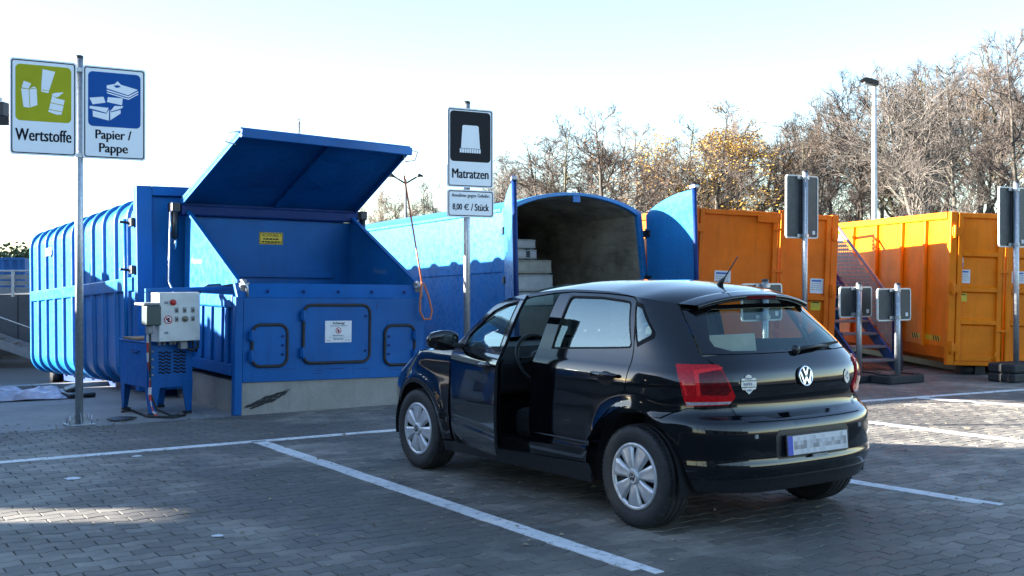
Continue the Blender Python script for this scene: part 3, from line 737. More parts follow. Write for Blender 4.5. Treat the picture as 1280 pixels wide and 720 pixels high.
# red and white tape hanging off the socket
tp_ = thing('barrier_tape', 'red and white barrier tape hanging beside the switch cabinet to the ground', 'tape', (-3.72, 11.68, 0), (0, 0, R(40)))
pts = [(.06, .02, .86), (.055, 0, .62), (.075, -.02, .40), (.07, -.01, .22), (.09, -.03, .08), (.13, -.05, .012)]
for i in range(12):
    t0_, t1_ = i / 12 * 5, (i + 1) / 12 * 5
    def at_(t): k_ = min(4, int(t)); f_ = t - k_; return Vector(pts[k_]).lerp(Vector(pts[k_ + 1]), f_)
    m = MB(); a_, b_ = at_(t0_), at_(t1_); q_ = Vector((.011 + .004 * math.sin(i * 1.3), .008 * math.sin(i * 1.7), 0))
    m.add([a_ - q_, a_ + q_, b_ + q_, b_ - q_, a_ - q_ + Vector((0, .002, 0)), a_ + q_ + Vector((0, .002, 0)), b_ + q_ + Vector((0, .002, 0)), b_ - q_ + Vector((0, .002, 0))], [(0, 1, 2, 3), (7, 6, 5, 4), (0, 4, 5, 1), (1, 5, 6, 2), (2, 6, 7, 3), (3, 7, 4, 0)])
    m.build('tape_stripe', INKR if i % 2 else TAPE, tp_)
gc = MB(); g0 = gpt(152, 516); g1 = gpt(215, 523)
gc.tube([g0 + Vector((0, 0, .012)), gpt(165, 514.5) + Vector((0, 0, .012)), gpt(185, 522) + Vector((0, 0, .012)), gpt(200, 522.5) + Vector((0, 0, .012)), g1 + Vector((0, 0, .012)), gpt(232, 520) + Vector((0, 0, .012))], .012, 8)
o = gc.build('ground_cable', CABLE, None); tag(o, 'black cable lying on the concrete in front of the blue power unit legs', 'cable')
# strap hanging from the lid corner
st = thing('pull_strap', 'orange webbing strap hanging from the open lid corner, looped at its end', 'strap', PC, (0, 0, R(HD)))
p0_ = A1 + w1 + Vector((-.03, .02, -.05)); q_ = Vector((XR - .03, -.03, 1.36))
m = MB(); m.tube([p0_, p0_ + Vector((.005, 0, -.30))], .004, 6); m.build('thin_rope', GALV, st)
m = MB(); pr = p0_ + Vector((.005, 0, -.30))
m.tube([pr, pr.lerp(q_, .33), pr.lerp(q_, .7), q_], .011, 6); m.build('webbing', STRAP, st)
m = MB(); m.tube([q_, q_ + Vector((-.03, -.02, -.18)), q_ + Vector((-.04, -.03, -.33)), q_ + Vector((.01, -.03, -.42)), q_ + Vector((.09, -.03, -.42)), q_ + Vector((.12, -.02, -.33)), q_ + Vector((.07, -.02, -.15)), q_ + Vector((.02, -.01, -.02))], .012, 6); m.build('strap_loop', STRAP, st)

# ------------------------------------------------------------------ mattress container with its two doors open
MC = Vector((-.028, 15.35, .10))
mc = thing('mattress_container', 'blue container with arched roof, open doors and a dirty inside', 'container', MC, (R(-2.2), 0, R(HD))); mc.scale = (.93, .93, .93)
MW, ML, MZ0, MZ1, ARC = 2.5, 5.6, .18, 2.36, .27
def arch(inset=0, base=MZ0, n=14):
    pts = [(-.06 + inset, base + inset), (MW + .16 - inset, base + inset)]      # walls lean slightly outwards
    tl, tr = (.0 + inset, MZ1 - inset * .6), (MW - .04 - inset, MZ1 + .0 - inset * .6)
    for k in range(n + 1):
        f_ = k / n; x = tr[0] + (tl[0] - tr[0]) * f_; pts.append((x, tr[1] + ARC * (1 - (2 * f_ - 1) ** 2) ** .85))
    return pts
po, pi_ = arch(0), arch(.05)
npt = len(po); mb = MB()
vs = [(x, .05, z) for x, z in po] + [(x, ML, z) for x, z in po]; fs = [(i, npt + i, npt + (i + 1) % npt, (i + 1) % npt) for i in range(npt)] + [tuple(range(npt, 2 * npt))]
mb.add(vs, fs, False); sh = mb.build('shell', BLUE3, mc)
mb = MB(); vs = [(x, .06, z) for x, z in pi_] + [(x, ML - .05, z) for x, z in pi_]
mb.add(vs, [(i, (i + 1) % npt, npt + (i + 1) % npt, npt + i) for i in range(npt)] + [tuple(range(2 * npt - 1, npt - 1, -1))]); mb.build('inner_lining', INSIDE, mc)
mb = MB(); pf, pg = arch(-.03, MZ0), arch(.055)
vs = [(x, 0, z) for x, z in pf] + [(x, 0, z) for x, z in pg] + [(x, .09, z) for x, z in pf] + [(x, .09, z) for x, z in pg]
fs = []
for i in range(npt):
    j = (i + 1) % npt; fs += [(i, j, npt + j, npt + i), (i, 2 * npt + i, 2 * npt + j, j), (npt + i, npt + j, 3 * npt + j, 3 * npt + i), (2 * npt + i, 3 * npt + i, 3 * npt + j, 2 * npt + j)]
mb.add(vs, fs); mb.build('door_frame', BLUE3, mc, .012)
MB().box((1.17, .0, 2.50), (1.30, -.02, 2.595)).build('lock_plate', BLUE2, mc, .004)
for y in (1.9, 3.7):
    mb = MB(); pf, pg = arch(-.035), arch(-.002)
    vs = [(x, y, z) for x, z in pf] + [(x, y + .09, z) for x, z in pf] + [(x, y - .03, z) for x, z in pg] + [(x, y + .12, z) for x, z in pg]
    fs = [q for i in range(1, npt) for q in ((i, (i + 1) % npt, npt + (i + 1) % npt, npt + i), (2 * npt + i, 2 * npt + (i + 1) % npt, (i + 1) % npt, i), (npt + i, npt + (i + 1) % npt, 3 * npt + (i + 1) % npt, 3 * npt + i))]
    mb.add(vs, fs); 
    if y > 9: mb.build('roof_rib', BLUE3, mc)
MB().box((-.04, .1, 1.47), (-.018, ML - .1, 1.485)).build('side_seam', BLUE3, mc)
MB().bar((-.012, .12, MZ1 + .0), (-.012, ML, MZ1 + .0), .03, .05).build('eaves_rail', BLUE3, mc, .006)
for x in (.5, MW - .6): MB().box((x, .2, -.10), (x + .14, ML - .1, MZ0)).build('skid', BLUED, mc)
def mdoor(side):
    """door leaf in its own frame: hinge at x=0, leaf along +x, arch rises to the free edge"""
    n_ = 8; L_ = 1.25
    pts = [(0, MZ0), (L_, MZ0)]
    for k in range(n_ + 1):
        f_ = k / n_; x = L_ * (1 - f_); pts.append((x, MZ1 - .02 + ARC * (1 - (1 - x / L_) ** 2) ** .85))
    return pts
for side, loc, rz in ((1, (MW + .05, -.05, 0), -97), (-1, (-.06, -.05, 0), -117)):
    pts = mdoor(side)
    dz = MB().prism(pts, (0, -.025, 0), (1, 0, 0), (0, 0, 1), (0, 1, 0), .05).build('door', BLUE3, mc, .006)
    dz.location = loc; dz.rotation_euler = (0, 0, R(rz))
    m = MB(); m.tube([(1.27, 0, MZ0), (1.27, 0, MZ1 + ARC + .06)], .035, 10); m.build('locking_bar', BLUED, dz)
    m = MB(); m.box((1.20, -.04, MZ1 + ARC + .0), (1.34, .04, MZ1 + ARC + .045)); m.build('bar_guide', GALV, dz, .006)
    for z in (.6, 1.35, 2.05):
        m = MB(); m.box((-.12, -.05, z - .05), (.12, .05, z + .05)); m.tube([(-.02, 0, z - .08), (-.02, 0, z + .08)], .03, 8); m.build('hinge', BLACKP, dz, .006)
# mattresses inside
def mattress(label, x0, y0, z0, wd, dp, th, mat, strap=False):
    t = thing('mattress', label, 'mattress', mc.matrix_basis @ Vector((x0 + .03, y0 - .2, z0 + .05)), (R(-2.2), 0, R(HD + 2))); t.scale = (.93, .93, .93)
    MB().box((0, 0, 0), (wd, dp, th)).build('cushion', mat, t, .045)
    for z in (.02, th - .02):
        m = MB(); m.tube([(.03, -.002, z), (wd - .03, -.002, z), (wd + .002, .03, z), (wd + .002, dp, z)], .009, 6); m.build('piping', mat, t)
    if strap:
        MB().box((wd - .22, -.006, -.004), (wd - .15, dp, th + .006)).build('strap', BLACKP, t)
mattress('grey fabric mattress at the bottom of the pile in the open container', .25, 1.2, .92, 1.26, 1.9, .22, MATT)
mattress('pale grey mattress second from the bottom of the container pile', .25, 1.2, 1.145, 1.25, 1.9, .27, MATT)
mattress('beige mattress just below the strapped one in the container pile', .25, 1.2, 1.42, 1.23, 1.9, .22, MATT2)
mattress('thick off white mattress with dark strap on top of the pile', .22, 1.2, 1.645, .98, 1.9, .16, MATT, True)
mattress('thin off white mattress lying uppermost on the container pile', .20, 1.2, 1.81, .98, 1.9, .15, MATT)
mattress('brown grey mattress wedged underneath the pile in the container', .20, 1.0, .25, 1.5, 2.2, .66, simple('mattress_brown', (.16, .13, .11, 1), .9, 0, .15, 5))

# ------------------------------------------------------------------ sign posts
def sign_post(name, label, x, y, top, rz=HD, foot='plate', group=None, r=.038, lean=(0, 0), base=0):
    t = thing(name, label, 'sign post', (x, y, 0), (R(lean[0]), R(lean[1]), R(rz)), group)
    m = MB(); m.tube([(0, 0, .0), (0, 0, top)], r, 16); m.build('pole', GALV, t)
    MB().lathe([(0, r * 1.06), (.02, r * 1.06), (.03, r * .7), (.031, 0)], 14, 'z', (0, 0, top)).build('pole_cap', BLACKP, t)
    if foot == 'plate':
        MB().box((-.13, -.10, 0), (.13, .10, .015)).build('base_plate', GALV, t, .003)
        for x_ in (-.10, .10):
            for y_ in (-.07, .07): m = MB(); m.tube([(x_, y_, .015), (x_, y_, .10)], .008, 6); m.build('anchor_bolt', GALV, t)
        for a in range(4):
            c_, s_ = math.cos(a * math.pi / 2), math.sin(a * math.pi / 2); m = MB()
            m.prism([(r * .9, .015), (.11, .015), (r * .9, .12)], (0, 0, 0), (c_, s_, 0), (0, 0, 1), (-s_, c_, 0), .006); m.build('gusset', GALV, t)
    elif foot == 'rubber':
        MB().prism(rrect(-.36, -.17, .36, .17, .05), (0, 0, .0), (1, 0, 0), (0, 1, 0), (0, 0, 1), .105).build('rubber_base', RUBBER, t, .02)
        for x_ in (-.24, .24): MB().box((x_ - .07, -.12, .106), (x_ + .07, .12, .125)).build('grip_pad', RUBBER, t, .01)
    return t
def panel(t, cx, z0, z1, wd, yf, border=True, back=False):
    pn = face_plate('sign_panel', rrect(cx - wd / 2, z0, cx + wd / 2, z1, .03), yf, SIGNW if not back else ALUB, t, .012)
    if border:
        o_, i_ = rrect(cx - wd / 2 + .014, z0 + .014, cx + wd / 2 - .014, z1 - .014, .024), rrect(cx - wd / 2 + .024, z0 + .024, cx + wd / 2 - .024, z1 - .024, .018)
        ring_plate('sign_border', o_, i_, yf - .0012, INK, pn, .001)
    return pn
def clamps(t, zs, yf):
    for z in zs:
        m = MB(); m.lathe([(-.02, .046), (.02, .046)], 16, 'z', (0, 0, z)); m.box((-.10, yf, z - .018), (.10, yf + .012, z + .018)); m.box((-.012, -.043, z - .02), (.012, .075, z + .02)); m.build('pole_clamp', GALV, t)
def polys(pn, name, mat, lst, y, f):
    for p in lst: face_plate(name, [f(*q) for q in p], y, mat, pn, .0006)
# left double sign
g_ = gpt(99, 531)
sp = sign_post('sign_post', 'galvanised pole with green and blue recycling signs side by side', g_.x, g_.y, 3.54)
YF = -.055
cx1, cx2, z0, z1, W6 = -.335, .32, 2.565, 3.485, .60
p1 = panel(sp, cx1, z0 + .015, z1 + .0, W6, YF)
p2 = panel(sp, cx2, z0 + .01, z1 - .01, W6, YF)
clamps(sp, (z0 + .035, z1 - .06), -.045)
def f1(px, py):   # sign 1 enlargement (70..465, 75..655), deskewed
    return (cx1 - W6 / 2 + (px - 70) / 390 * W6, z1 - (py - 75 - .072 * (px - 70)) / 580 * (z1 - z0 - .01))
def f2(px, py):
    return (cx2 - W6 / 2 + (px - 508) / 366 * W6, z1 - .01 - (py - 112 - .075 * (px - 508)) / 565 * (z1 - z0 - .02))
face_plate('pictogram_field', rrect(cx1 - .25, z1 - .585, cx1 + .25, z1 - .055, .045), YF - .0012, SIGNG, p1, .001)
face_plate('pictogram_field', rrect(cx2 - .25, z1 - .595, cx2 + .25, z1 - .065, .045), YF - .0012, SIGNB, p2, .001)
yp_ = YF - .002
polys(p1, 'pictogram_tube', SIGNW, [[(258, 145), (332, 160), (312, 225), (292, 290), (250, 280), (252, 230)]], yp_, f1)
polys(p1, 'pictogram_carton', SIGNW, [[(135, 262), (178, 268), (184, 378), (148, 372)], [(182, 268), (224, 262), (228, 362), (188, 376)], [(138, 256), (150, 216), (192, 232), (178, 264)], [(184, 264), (208, 250), (222, 258)]], yp_, f1)
polys(p1, 'pictogram_can', SIGNW, [[(315, 302), (340, 322), (388, 332), (370, 420), (340, 420), (292, 402)], [(310, 298), (330, 288), (382, 284), (350, 312), (335, 314)]], yp_, f1)
polys(p1, 'pictogram_line', SIGNG, [[(304, 345), (382, 362), (380, 366), (303, 349)], [(297, 385), (374, 402), (373, 406), (296, 389)], [(254, 268), (296, 275), (296, 278), (254, 272)]], yp_ - .0008, f1)
text('lettering', 'Wertstoffe', .505, INK, p1, (cx1, YF - .002, z0 + .205), bold=.014, height=.115)
polys(p2, 'pictogram_paper', SIGNW, [[(645, 236), (690, 228), (708, 210), (728, 232), (828, 262), (770, 296), (645, 254)], [(645, 262), (770, 302), (830, 270), (830, 278), (772, 311), (645, 270)], [(645, 277), (772, 317), (830, 285), (828, 293), (772, 324), (648, 285)]], yp_, f2)
polys(p2, 'pictogram_box', SIGNW, [[(546, 312), (626, 306), (638, 342), (564, 352)], [(652, 308), (738, 316), (734, 358), (646, 338)], [(548, 362), (656, 374), (642, 404), (546, 376)], [(664, 398), (690, 362), (742, 364), (734, 376)], [(564, 390), (642, 410), (658, 384), (658, 452), (566, 426)], [(664, 382), (668, 402), (726, 386), (726, 408), (666, 450)]], yp_, f2)
polys(p2, 'pictogram_print', SIGNB, [[(684, 238), (712, 234), (728, 246), (700, 252)]], yp_ - .0008, f2)
text('lettering', 'Papier /', .345, INK, p2, (cx2 - .01, YF - .002, z0 + .235), bold=.014, height=.118)
text('lettering', 'Pappe', .275, INK, p2, (cx2 - .01, YF - .002, z0 + .105), bold=.014, height=.118)
# mattress sign
sp = sign_post('sign_post', 'galvanised pole with black mattress sign and a price plate', -.51, 13.1, 3.37)
mz0, mz1 = 2.42, 3.31
p1 = panel(sp, .015, mz0, mz1, .60, YF)
p2 = panel(sp, .02, 2.085, 2.395, .61, YF)
clamps(sp, (mz0 + .05, mz1 - .1, 2.2), -.045)
face_plate('pictogram_field', rrect(.015 - .265, mz1 - .60, .015 + .265, mz1 - .035, .045), YF - .0012, SIGNK, p1, .001)
face_plate('pictogram_mattress', [(-.11, mz1 - .45), (.14, mz1 - .45), (.12, mz1 - .20), (.10, mz1 - .19), (-.07, mz1 - .19), (-.09, mz1 - .20)], YF - .002, SIGNW, p1, .0006)
for i in range(9): face_plate('pictogram_fringe', [(-.125 + i * .031, mz1 - .50), (-.10 + i * .031, mz1 - .50), (-.10 + i * .031, mz1 - .455), (-.125 + i * .031, mz1 - .455)], YF - .002, SIGNW, p1, .0006)
text('lettering', 'Matratzen', .48, INK, p1, (.015, YF - .002, mz0 + .155), bold=.014, height=.105)
text('lettering', 'Annahme gegen Gebühr:', .50, INK, p2, (.02, YF - .002, 2.325), bold=.010, height=.050)
text('lettering', '8,00', .125, INK, p2, (-.157, YF - .002, 2.197), bold=.014, height=.080)
text('lettering', 'C', .055, INK, p2, (-.035, YF - .002, 2.20), bold=.014, height=.072)
m = MB()
for z in (2.193, 2.21): m.box((-.072, YF - .0026, z - .0035), (-.02, YF - .0018, z + .0035))
m.build('euro_bars', INK, p2)
text('lettering', '/', .028, INK, p2, (.035, YF - .002, 2.20), bold=.010, height=.082)
text('lettering', 'Stück', .19, INK, p2, (.165, YF - .002, 2.20), bold=.014, height=.080)
def back_sign(label, x, y, top, z0, z1, wd, group=None, foot='rubber', lean=(0, 0)):
    t = sign_post('sign_post', label, x, y, top, HD, foot, group, lean=lean)
    pn = face_plate('sign_panel', rrect(-wd / 2, z0, wd / 2, z1, .035), .052, ALUB, t, .003)
    o_, i_ = rrect(-wd / 2 - .006, z0 - .006, wd / 2 + .006, z1 + .006, .04), rrect(-wd / 2 + .012, z0 + .012, wd / 2 - .012, z1 - .012, .028)
    ring_plate('edge_profile', o_, i_, .046, WHITEEDGE, pn, .022)
    MB().box((-.05, .040, z0 + .014), (.05, .0505, z1 - .014)).build('mounting_channel', ALUB, pn, .004)
    face_plate('maker_sticker', [(wd / 2 - .10, z0 + .05), (wd / 2 - .05, z0 + .05), (wd / 2 - .05, z0 + .10), (wd / 2 - .10, z0 + .10)], .0505, PAPER, pn, .0012)
    for z in (z0 + .03, z1 - .03) if z1 - z0 > .6 else (z0 + .04, z1 - .02):
        m = MB(); m.lathe([(-.022, .044), (.022, .044)], 14, 'z', (0, 0, z)); m.box((-.11, .03, z - .02), (.11, .045, z + .02)); m.build('pole_clamp', GALV, t)
    return t
back_sign('tall sign seen from behind on galvanised pole at the left orange container', 3.93, 15.6, 2.80, 1.92, 2.76, .60, lean=(0, .4))
back_sign('tall sign seen from behind at the right picture edge on stacked rubber feet', 6.78, 15.6, 2.66, 1.80, 2.60, .60, foot=None)
for z in (0, .125):
    o = MB().prism(rrect(-.36, -.2, .36, .2, .05), (0, 0, .0), (1, 0, 0), (0, 1, 0), (0, 0, 1), .12).build('rubber_foot', RUBBER, None, .025)
    o.location = (6.78, 15.6, z); o.rotation_euler = (0, 0, R(HD)); tag(o, ('lower' if z == 0 else 'upper') + ' black rubber foot of the stack under the rightmost sign pole', 'sign base')
back_sign('small sign seen from behind just left of the other small one by the stairs', 4.62, 15.45, 1.30, .86, 1.26, .62)
back_sign('small sign seen from behind in front of the right orange container side', 5.10, 15.35, 1.29, .82, 1.24, .66)
back_sign('small sign seen from behind, its top just showing over the car roof', 2.86, 13.1, 1.36, .92, 1.335, .62)

# ------------------------------------------------------------------ orange roll containers
def notice(parent, x0, z0, x1, z1, y, mat=PAPER, head=INKBL, lines=4):
    nn = face_plate('notice', [(x0, z0), (x1, z0), (x1, z1), (x0, z1)], y, mat, parent, .002)
    m = MB(); w_, h_ = x1 - x0, z1 - z0
    m.box((x0 + .1 * w_, y - .001, z1 - .22 * h_), (x0 + .85 * w_, y - .0002, z1 - .1 * h_)); m.build('heading', head, nn)
    m = MB()
    for i in range(lines):
        z = z1 - (.34 + .56 * i / max(1, lines)) * h_; x = x0 + .08 * w_
        while x < x1 - .15 * w_:
            e = min(x1 - .1 * w_, x + rng.uniform(.08, .2) * w_); m.box((x, y - .001, z - .025 * h_), (e, y - .0002, z + .012 * h_)); x = e + .04 * w_
    m.build('small_print', INKG, nn); return nn
def orange_container(label, loc, rot, mat, L, H, z0, Wd, dsplit, ribs_left, bars):
    t = thing('orange_container', label, 'container', loc, rot)
    rr = [(-.0, z0 + .25), (.06, z0 + .08), (.20, z0), (Wd - .20, z0), (Wd - .06, z0 + .08), (Wd, z0 + .25), (Wd, H - .06), (0, H - .06)]
    # open-topped tub: side walls, floor and back wall
    n_ = len(rr); mb = MB(); inn = [(.04, z0 + .27), (.09, z0 + .12), (.22, z0 + .04), (Wd - .22, z0 + .04), (Wd - .09, z0 + .12), (Wd - .04, z0 + .27), (Wd - .04, H - .06), (.04, H - .06)]
    vs = [(x, .10, z) for x, z in rr] + [(x, L, z) for x, z in rr] + [(x, .10, z) for x, z in inn] + [(x, L - .05, z) for x, z in inn]
    fs = []
    for i in range(n_):
        if i == 6: continue
        j = (i + 1) % n_; fs += [(i, j, n_ + j, n_ + i), (2 * n_ + i, 3 * n_ + i, 3 * n_ + j, 2 * n_ + j)]
    fs += [(n_ - 1, 2 * n_ + n_ - 1, 3 * n_ + n_ - 1, n_ + n_ - 1), (6, n_ + 6, 3 * n_ + 6, 2 * n_ + 6)]
    fs += [tuple(range(n_, 2 * n_)), tuple(range(4 * n_ - 1, 3 * n_ - 1, -1))]
    mb.add(vs, fs); mb.build('tub', mat, t)
    for x0, x1 in ((-.05, .055), (Wd - .055, Wd + .05)): MB().box((x0, .103, H - .10), (x1, L, H)).build('top_rail', mat, t, .012)
    MB().box((.06, L - .05, H - .10), (Wd - .06, L + .03, H)).build('top_rail', mat, t, .012)
    for y in ribs_left:
        for x0, x1 in ((-.055, -.003), (Wd + .003, Wd + .055)): MB().box((x0, y - .04, z0 + .22), (x1, y + .04, H - .103)).build('side_rib', mat, t, .012)
    for x0, x1 in ((-.03, .075), (Wd - .075, Wd + .03)):
        MB().box((x0, 0, z0), (x1, .10, H)).build('corner_post', mat, t, .012)
    MB().box((.08, .0, z0), (Wd - .08, .10, z0 + .06)).build('door_sill', mat, t, .008)
    # door leaves
    for k, (a, b) in enumerate(((.085, dsplit - .035), (dsplit + .035, Wd - .085))):
        d = MB().box((a, .03, z0 + .065), (b, .055, H - .012)).build('door', mat, t)
        for nm, lo, hi in (('door_stile', (a, -.012, z0 + .065), (a + .07, .029, H - .012)), ('door_stile', (b - .07, -.012, z0 + .065), (b, .029, H - .012)),
                           ('door_rail', (a + .072, -.010, H - .082), (b - .072, .029, H - .012)), ('door_rail', (a + .072, -.010, z0 + .065), (b - .072, .029, z0 + .14))):
            MB().box(lo, hi).build(nm, mat, d, .008)
        for z in bars: MB().prism([(.029, z - .05), (.029, z + .05), (-.012, z + .025), (-.012, z - .025)], (a + .073, 0, 0), (0, 1, 0), (0, 0, 1), (1, 0, 0), b - a - .146).build('door_stiffener', mat, d)
        hx = a - .05 if k == 0 else b + .05
        for z in (z0 + .25, (z0 + H) / 2, H - .28):
            m = MB(); m.box((hx - .05, -.035, z - .06), (hx + .09 if k == 0 else hx + .05, -.013, z + .06)); m.tube([(hx - .01, -.03, z - .09), (hx - .01, -.03, z + .09)], .026, 8); m.build('hinge', mat, d, .006)
    m = MB()
    for x in (dsplit - .018, dsplit + .026): m.tube([(x, -.005, z0 + .02), (x, -.005, H + .02)], .016, 8)
    for z in (z0 + .5, (z0 + H) / 2 + .25, H - .25): m.box((dsplit - .12, -.04, z - .015), (dsplit + .06, -.014, z + .015))
    m.build('locking_bars', mat, t)
    for x in (.45, Wd - .6): MB().box((x, .12, z0 - .13), (x + .15, L - .1, z0 - .003)).build('skid', BLACKP, t)
    for x in (.25, Wd - .45):
        m = MB(); m.tube([(x, .22, .085), (x + .2, .22, .085)], .085, 16); m.build('roller', RUBBER, t)
    return t
oc = orange_container('deep orange steel container right of the open blue mattress container', (2.42, 15.98, 0), (0, R(2.5), R(12)), ORANGE, 5.6, 2.36, .20, 2.14, 1.28, (.9, 1.9, 2.9, 3.9, 4.9), (1.17,))
notice(oc, .34, 1.27, .58, 1.50, .026); notice(oc, 1.78, 1.24, 1.98, 1.45, .026); notice(oc, 1.80, 1.0, 1.95, 1.13, .026, YELLOW, INK, 2)
MB().box((.93, -.030, 2.20), (1.24, -.014, 2.30)).build('door_step', ORANGE, oc, .006)
orc = orange_container('bright orange ribbed container beside the stairs, its side catching the sun', (6.13, 16.3, 0), (R(0), R(1.8), R(5)), ORANGE2, 6.2, 2.31, .15, 2.5, .78, (.80, 1.62, 2.6, 3.6, 4.6, 5.6), (.76, 1.22, 1.72))
notice(orc, .11, 1.31, .29, 1.50, .026); notice(orc, .15, 1.05, .25, 1.17, .026, YELLOW, INK, 2); notice(orc, .90, 1.33, 1.1, 1.50, .026)
nn = face_plate('bay_plate', [(.10, 1.535), (.185, 1.535), (.185, 1.69), (.10, 1.69)], .026, PAPER, orc, .002)
text('lettering', 'A1', .06, INKBL, nn, (.142, .025, 1.65), bold=.014); face_plate('plate_foot', [(.105, 1.54), (.18, 1.54), (.18, 1.595), (.105, 1.595)], .0245, INKBL, nn, .001)
m = MB(); m.box((-.0025, .28, .47), (-.0005, 1.22, .545)); hz = m.build('hazard_strip', YELLOW, orc)
for y0 in (.30, .375, .45, 1.0, 1.075, 1.15):
    m = MB(); m.prism([(y0, .472), (y0 + .035, .472), (y0 + .075, .543), (y0 + .04, .543)], (-.0035, 0, 0), (0, 1, 0), (0, 0, 1), (1, 0, 0), .0008); m.build('hazard_stripe', INK, hz)
m = MB(); m.tube([(.62, -.016, .22), (.70, -.016, .38)], .014, 6); m.tube([(.66, -.016, .22), (.70, -.016, .38)], .012, 6); m.build('door_catch', ORANGE2, orc)

# ------------------------------------------------------------------ stairs to the tipping platform between the orange containers
stp = thing('loading_stairs', 'blue steel stairs with perforated guard between the two orange containers', 'stairs', (5.72, 17.15, 0), (0, 0, R(11.6)))
NS, RI, GO, WD_ = 7, .18, .27, .66
for i in range(NS):
    z, y = RI * (i + .75), GO * i
    MB().box((-WD_ + .045, y, z), (-.045, y + .25, z + .035)).build('tread', TREAD, stp, .004)
for x in (-WD_, -.04):
    MB().prism([(-.05, .0), (.12, .0), (GO * NS + .1, RI * NS - .02), (GO * NS + .1, RI * NS + .14), (-.05, .12)], (x, 0, 0), (0, 1, 0), (0, 0, 1), (1, 0, 0), .04).build('stringer', BLUE, stp, .004)
m = MB(); pf_ = stp
def hole_panel(y0, y1, zlo, zhi, name):
    m = MB(); s_ = .062; ys = np.arange(y0, y1, s_)
    for y in ys:
        a, b = zlo(y), zhi(y); z = a
        while z < b - .01:
            h_ = s_; o_ = [(y, z), (y + s_, z), (y + s_, z + h_), (y, z + h_)]; q = .0215
            i_ = [(y + q, z + q), (y + s_ - q, z + q), (y + s_ - q, z + h_ - q), (y + q, z + h_ - q)]
            vs = [(-.018, p[0], p[1]) for p in o_ + i_]
            m.add(vs, [(k, (k + 1) % 4, 4 + (k + 1) % 4, 4 + k) for k in range(4)])
            z += s_
    return m.build(name, PERF, stp)
sl_ = RI / GO
hole_panel(.12, GO * NS + .1, lambda y: .20 + round(y * sl_ / .062) * .062, lambda y: .86 + round(y * sl_ / .062) * .062, 'perforated_guard')
m = MB(); m.bar((-.02, .10, .16), (-.02, GO * NS + .1, .20 + sl_ * GO * NS), .03, .05); m.bar((-.02, .12, .2), (-.02, .12, .90), .03, .03); m.build('guard_frame', BLUED, stp)
m = MB(); m.tube([(-.02, -.10, .0), (-.02, -.06, .80), (-.02, .0, .93), (-.02, GO * NS, .95 + sl_ * GO * NS), (-.02, GO * NS + .9, .95 + sl_ * GO * NS)], .026, 10); m.build('handrail', RAILP, stp)
m = MB(); m.tube([(-WD_ + .02, 1.05, .75), (-WD_ + .02, .95, 1.25), (-WD_ + .02, 1.05, 1.34), (-WD_ + .02, GO * NS, 1.34 + sl_ * (GO * NS - 1.05))], .026, 10); m.build('handrail', RAILP, stp)
MB().box((-WD_ - .0, GO * NS + .11, RI * NS + .05), (.15, GO * NS + 1.6, RI * NS + .13)).build('platform', TREAD, stp, .006)
for x in (-WD_ + .05, .06):
    for y in (GO * NS + .2, GO * NS + 1.5): MB().box((x, y, 0), (x + .07, y + .07, RI * NS + .048)).build('platform_leg', BLUE, stp)

# ------------------------------------------------------------------ lamps and mast
def street_lamp():
    t = thing('street_lamp', 'tall galvanised street lamp with flat head above the right orange container', 'street lamp', ((1093 - 640) / 1450 * 33, 33, 0))
    m = MB(); m.tube([(0, 0, 0), (0, 0, 3), (0, 0, 6.7)], [.10, .085, .06], 14); m.build('pole', simple('lamp_pole', (.50, .52, .50, 1), .45, .3), t)
    h = MB().prism([(-.42, 6.86), (-.38, 6.83), (.02, 6.70), (.09, 6.70), (.10, 6.80), (.02, 6.86), (-.28, 6.93)], (0, -.13, 0), (1, 0, 0), (0, 0, 1), (0, 1, 0), .26).build('lamp_head', BLACKP, t, .02)
    MB().box((-.3, -.08, 6.72), (-.05, .08, 6.76), Matrix.Rotation(R(20), 3, 'Y')).build('lens', GREYP, h)
street_lamp()
def double_lamp():
    y = 52; t = thing('street_lamp', 'distant double armed lamp behind the blue containers', 'street lamp', ((507 - 640) / 1450 * y, y, -1))
    m = MB(); m.tube([(0, 0, 0), (0, 0, 6.5)], [.09, .05], 10); m.build('pole', GREYP, t)
    for s in (-1, 1):
        m = MB(); m.tube([(0, 0, 6.3), (s * .25, 0, 6.45), (s * .5, 0, 6.6)], .04, 8); m.tube([(s * .45, 0, 6.58), (s * .62, 0, 6.68), (s * .8, 0, 6.62)], [.03, .085, .03], 8); m.build('lamp_head', BLACKP, t)
double_lamp()
y = 75; t = thing('antenna_mast', 'thin pale lattice mast top far behind the press lid', 'mast', ((373.5 - 640) / 1450 * y, y, -1))
m = MB()
for k in range(4): a = k * math.pi / 2; m.tube([(.28 * math.cos(a), .28 * math.sin(a), 0), (.07 * math.cos(a), .07 * math.sin(a), 12.0)], .03, 5)
for z in np.arange(.5, 12, .45):
    q = .28 - .21 * z / 12
    for k in range(4):
        a, b = k * math.pi / 2, (k + 1) * math.pi / 2
        m.tube([(q * math.cos(a), q * math.sin(a), z), (q * math.cos(b), q * math.sin(b), z + .45)], .018, 4)
m.build('lattice', GREYP, t); m = MB(); m.tube([(0, 0, 12), (0, 0, 12.9)], .02, 5); m.build('spike', GREYP, t)

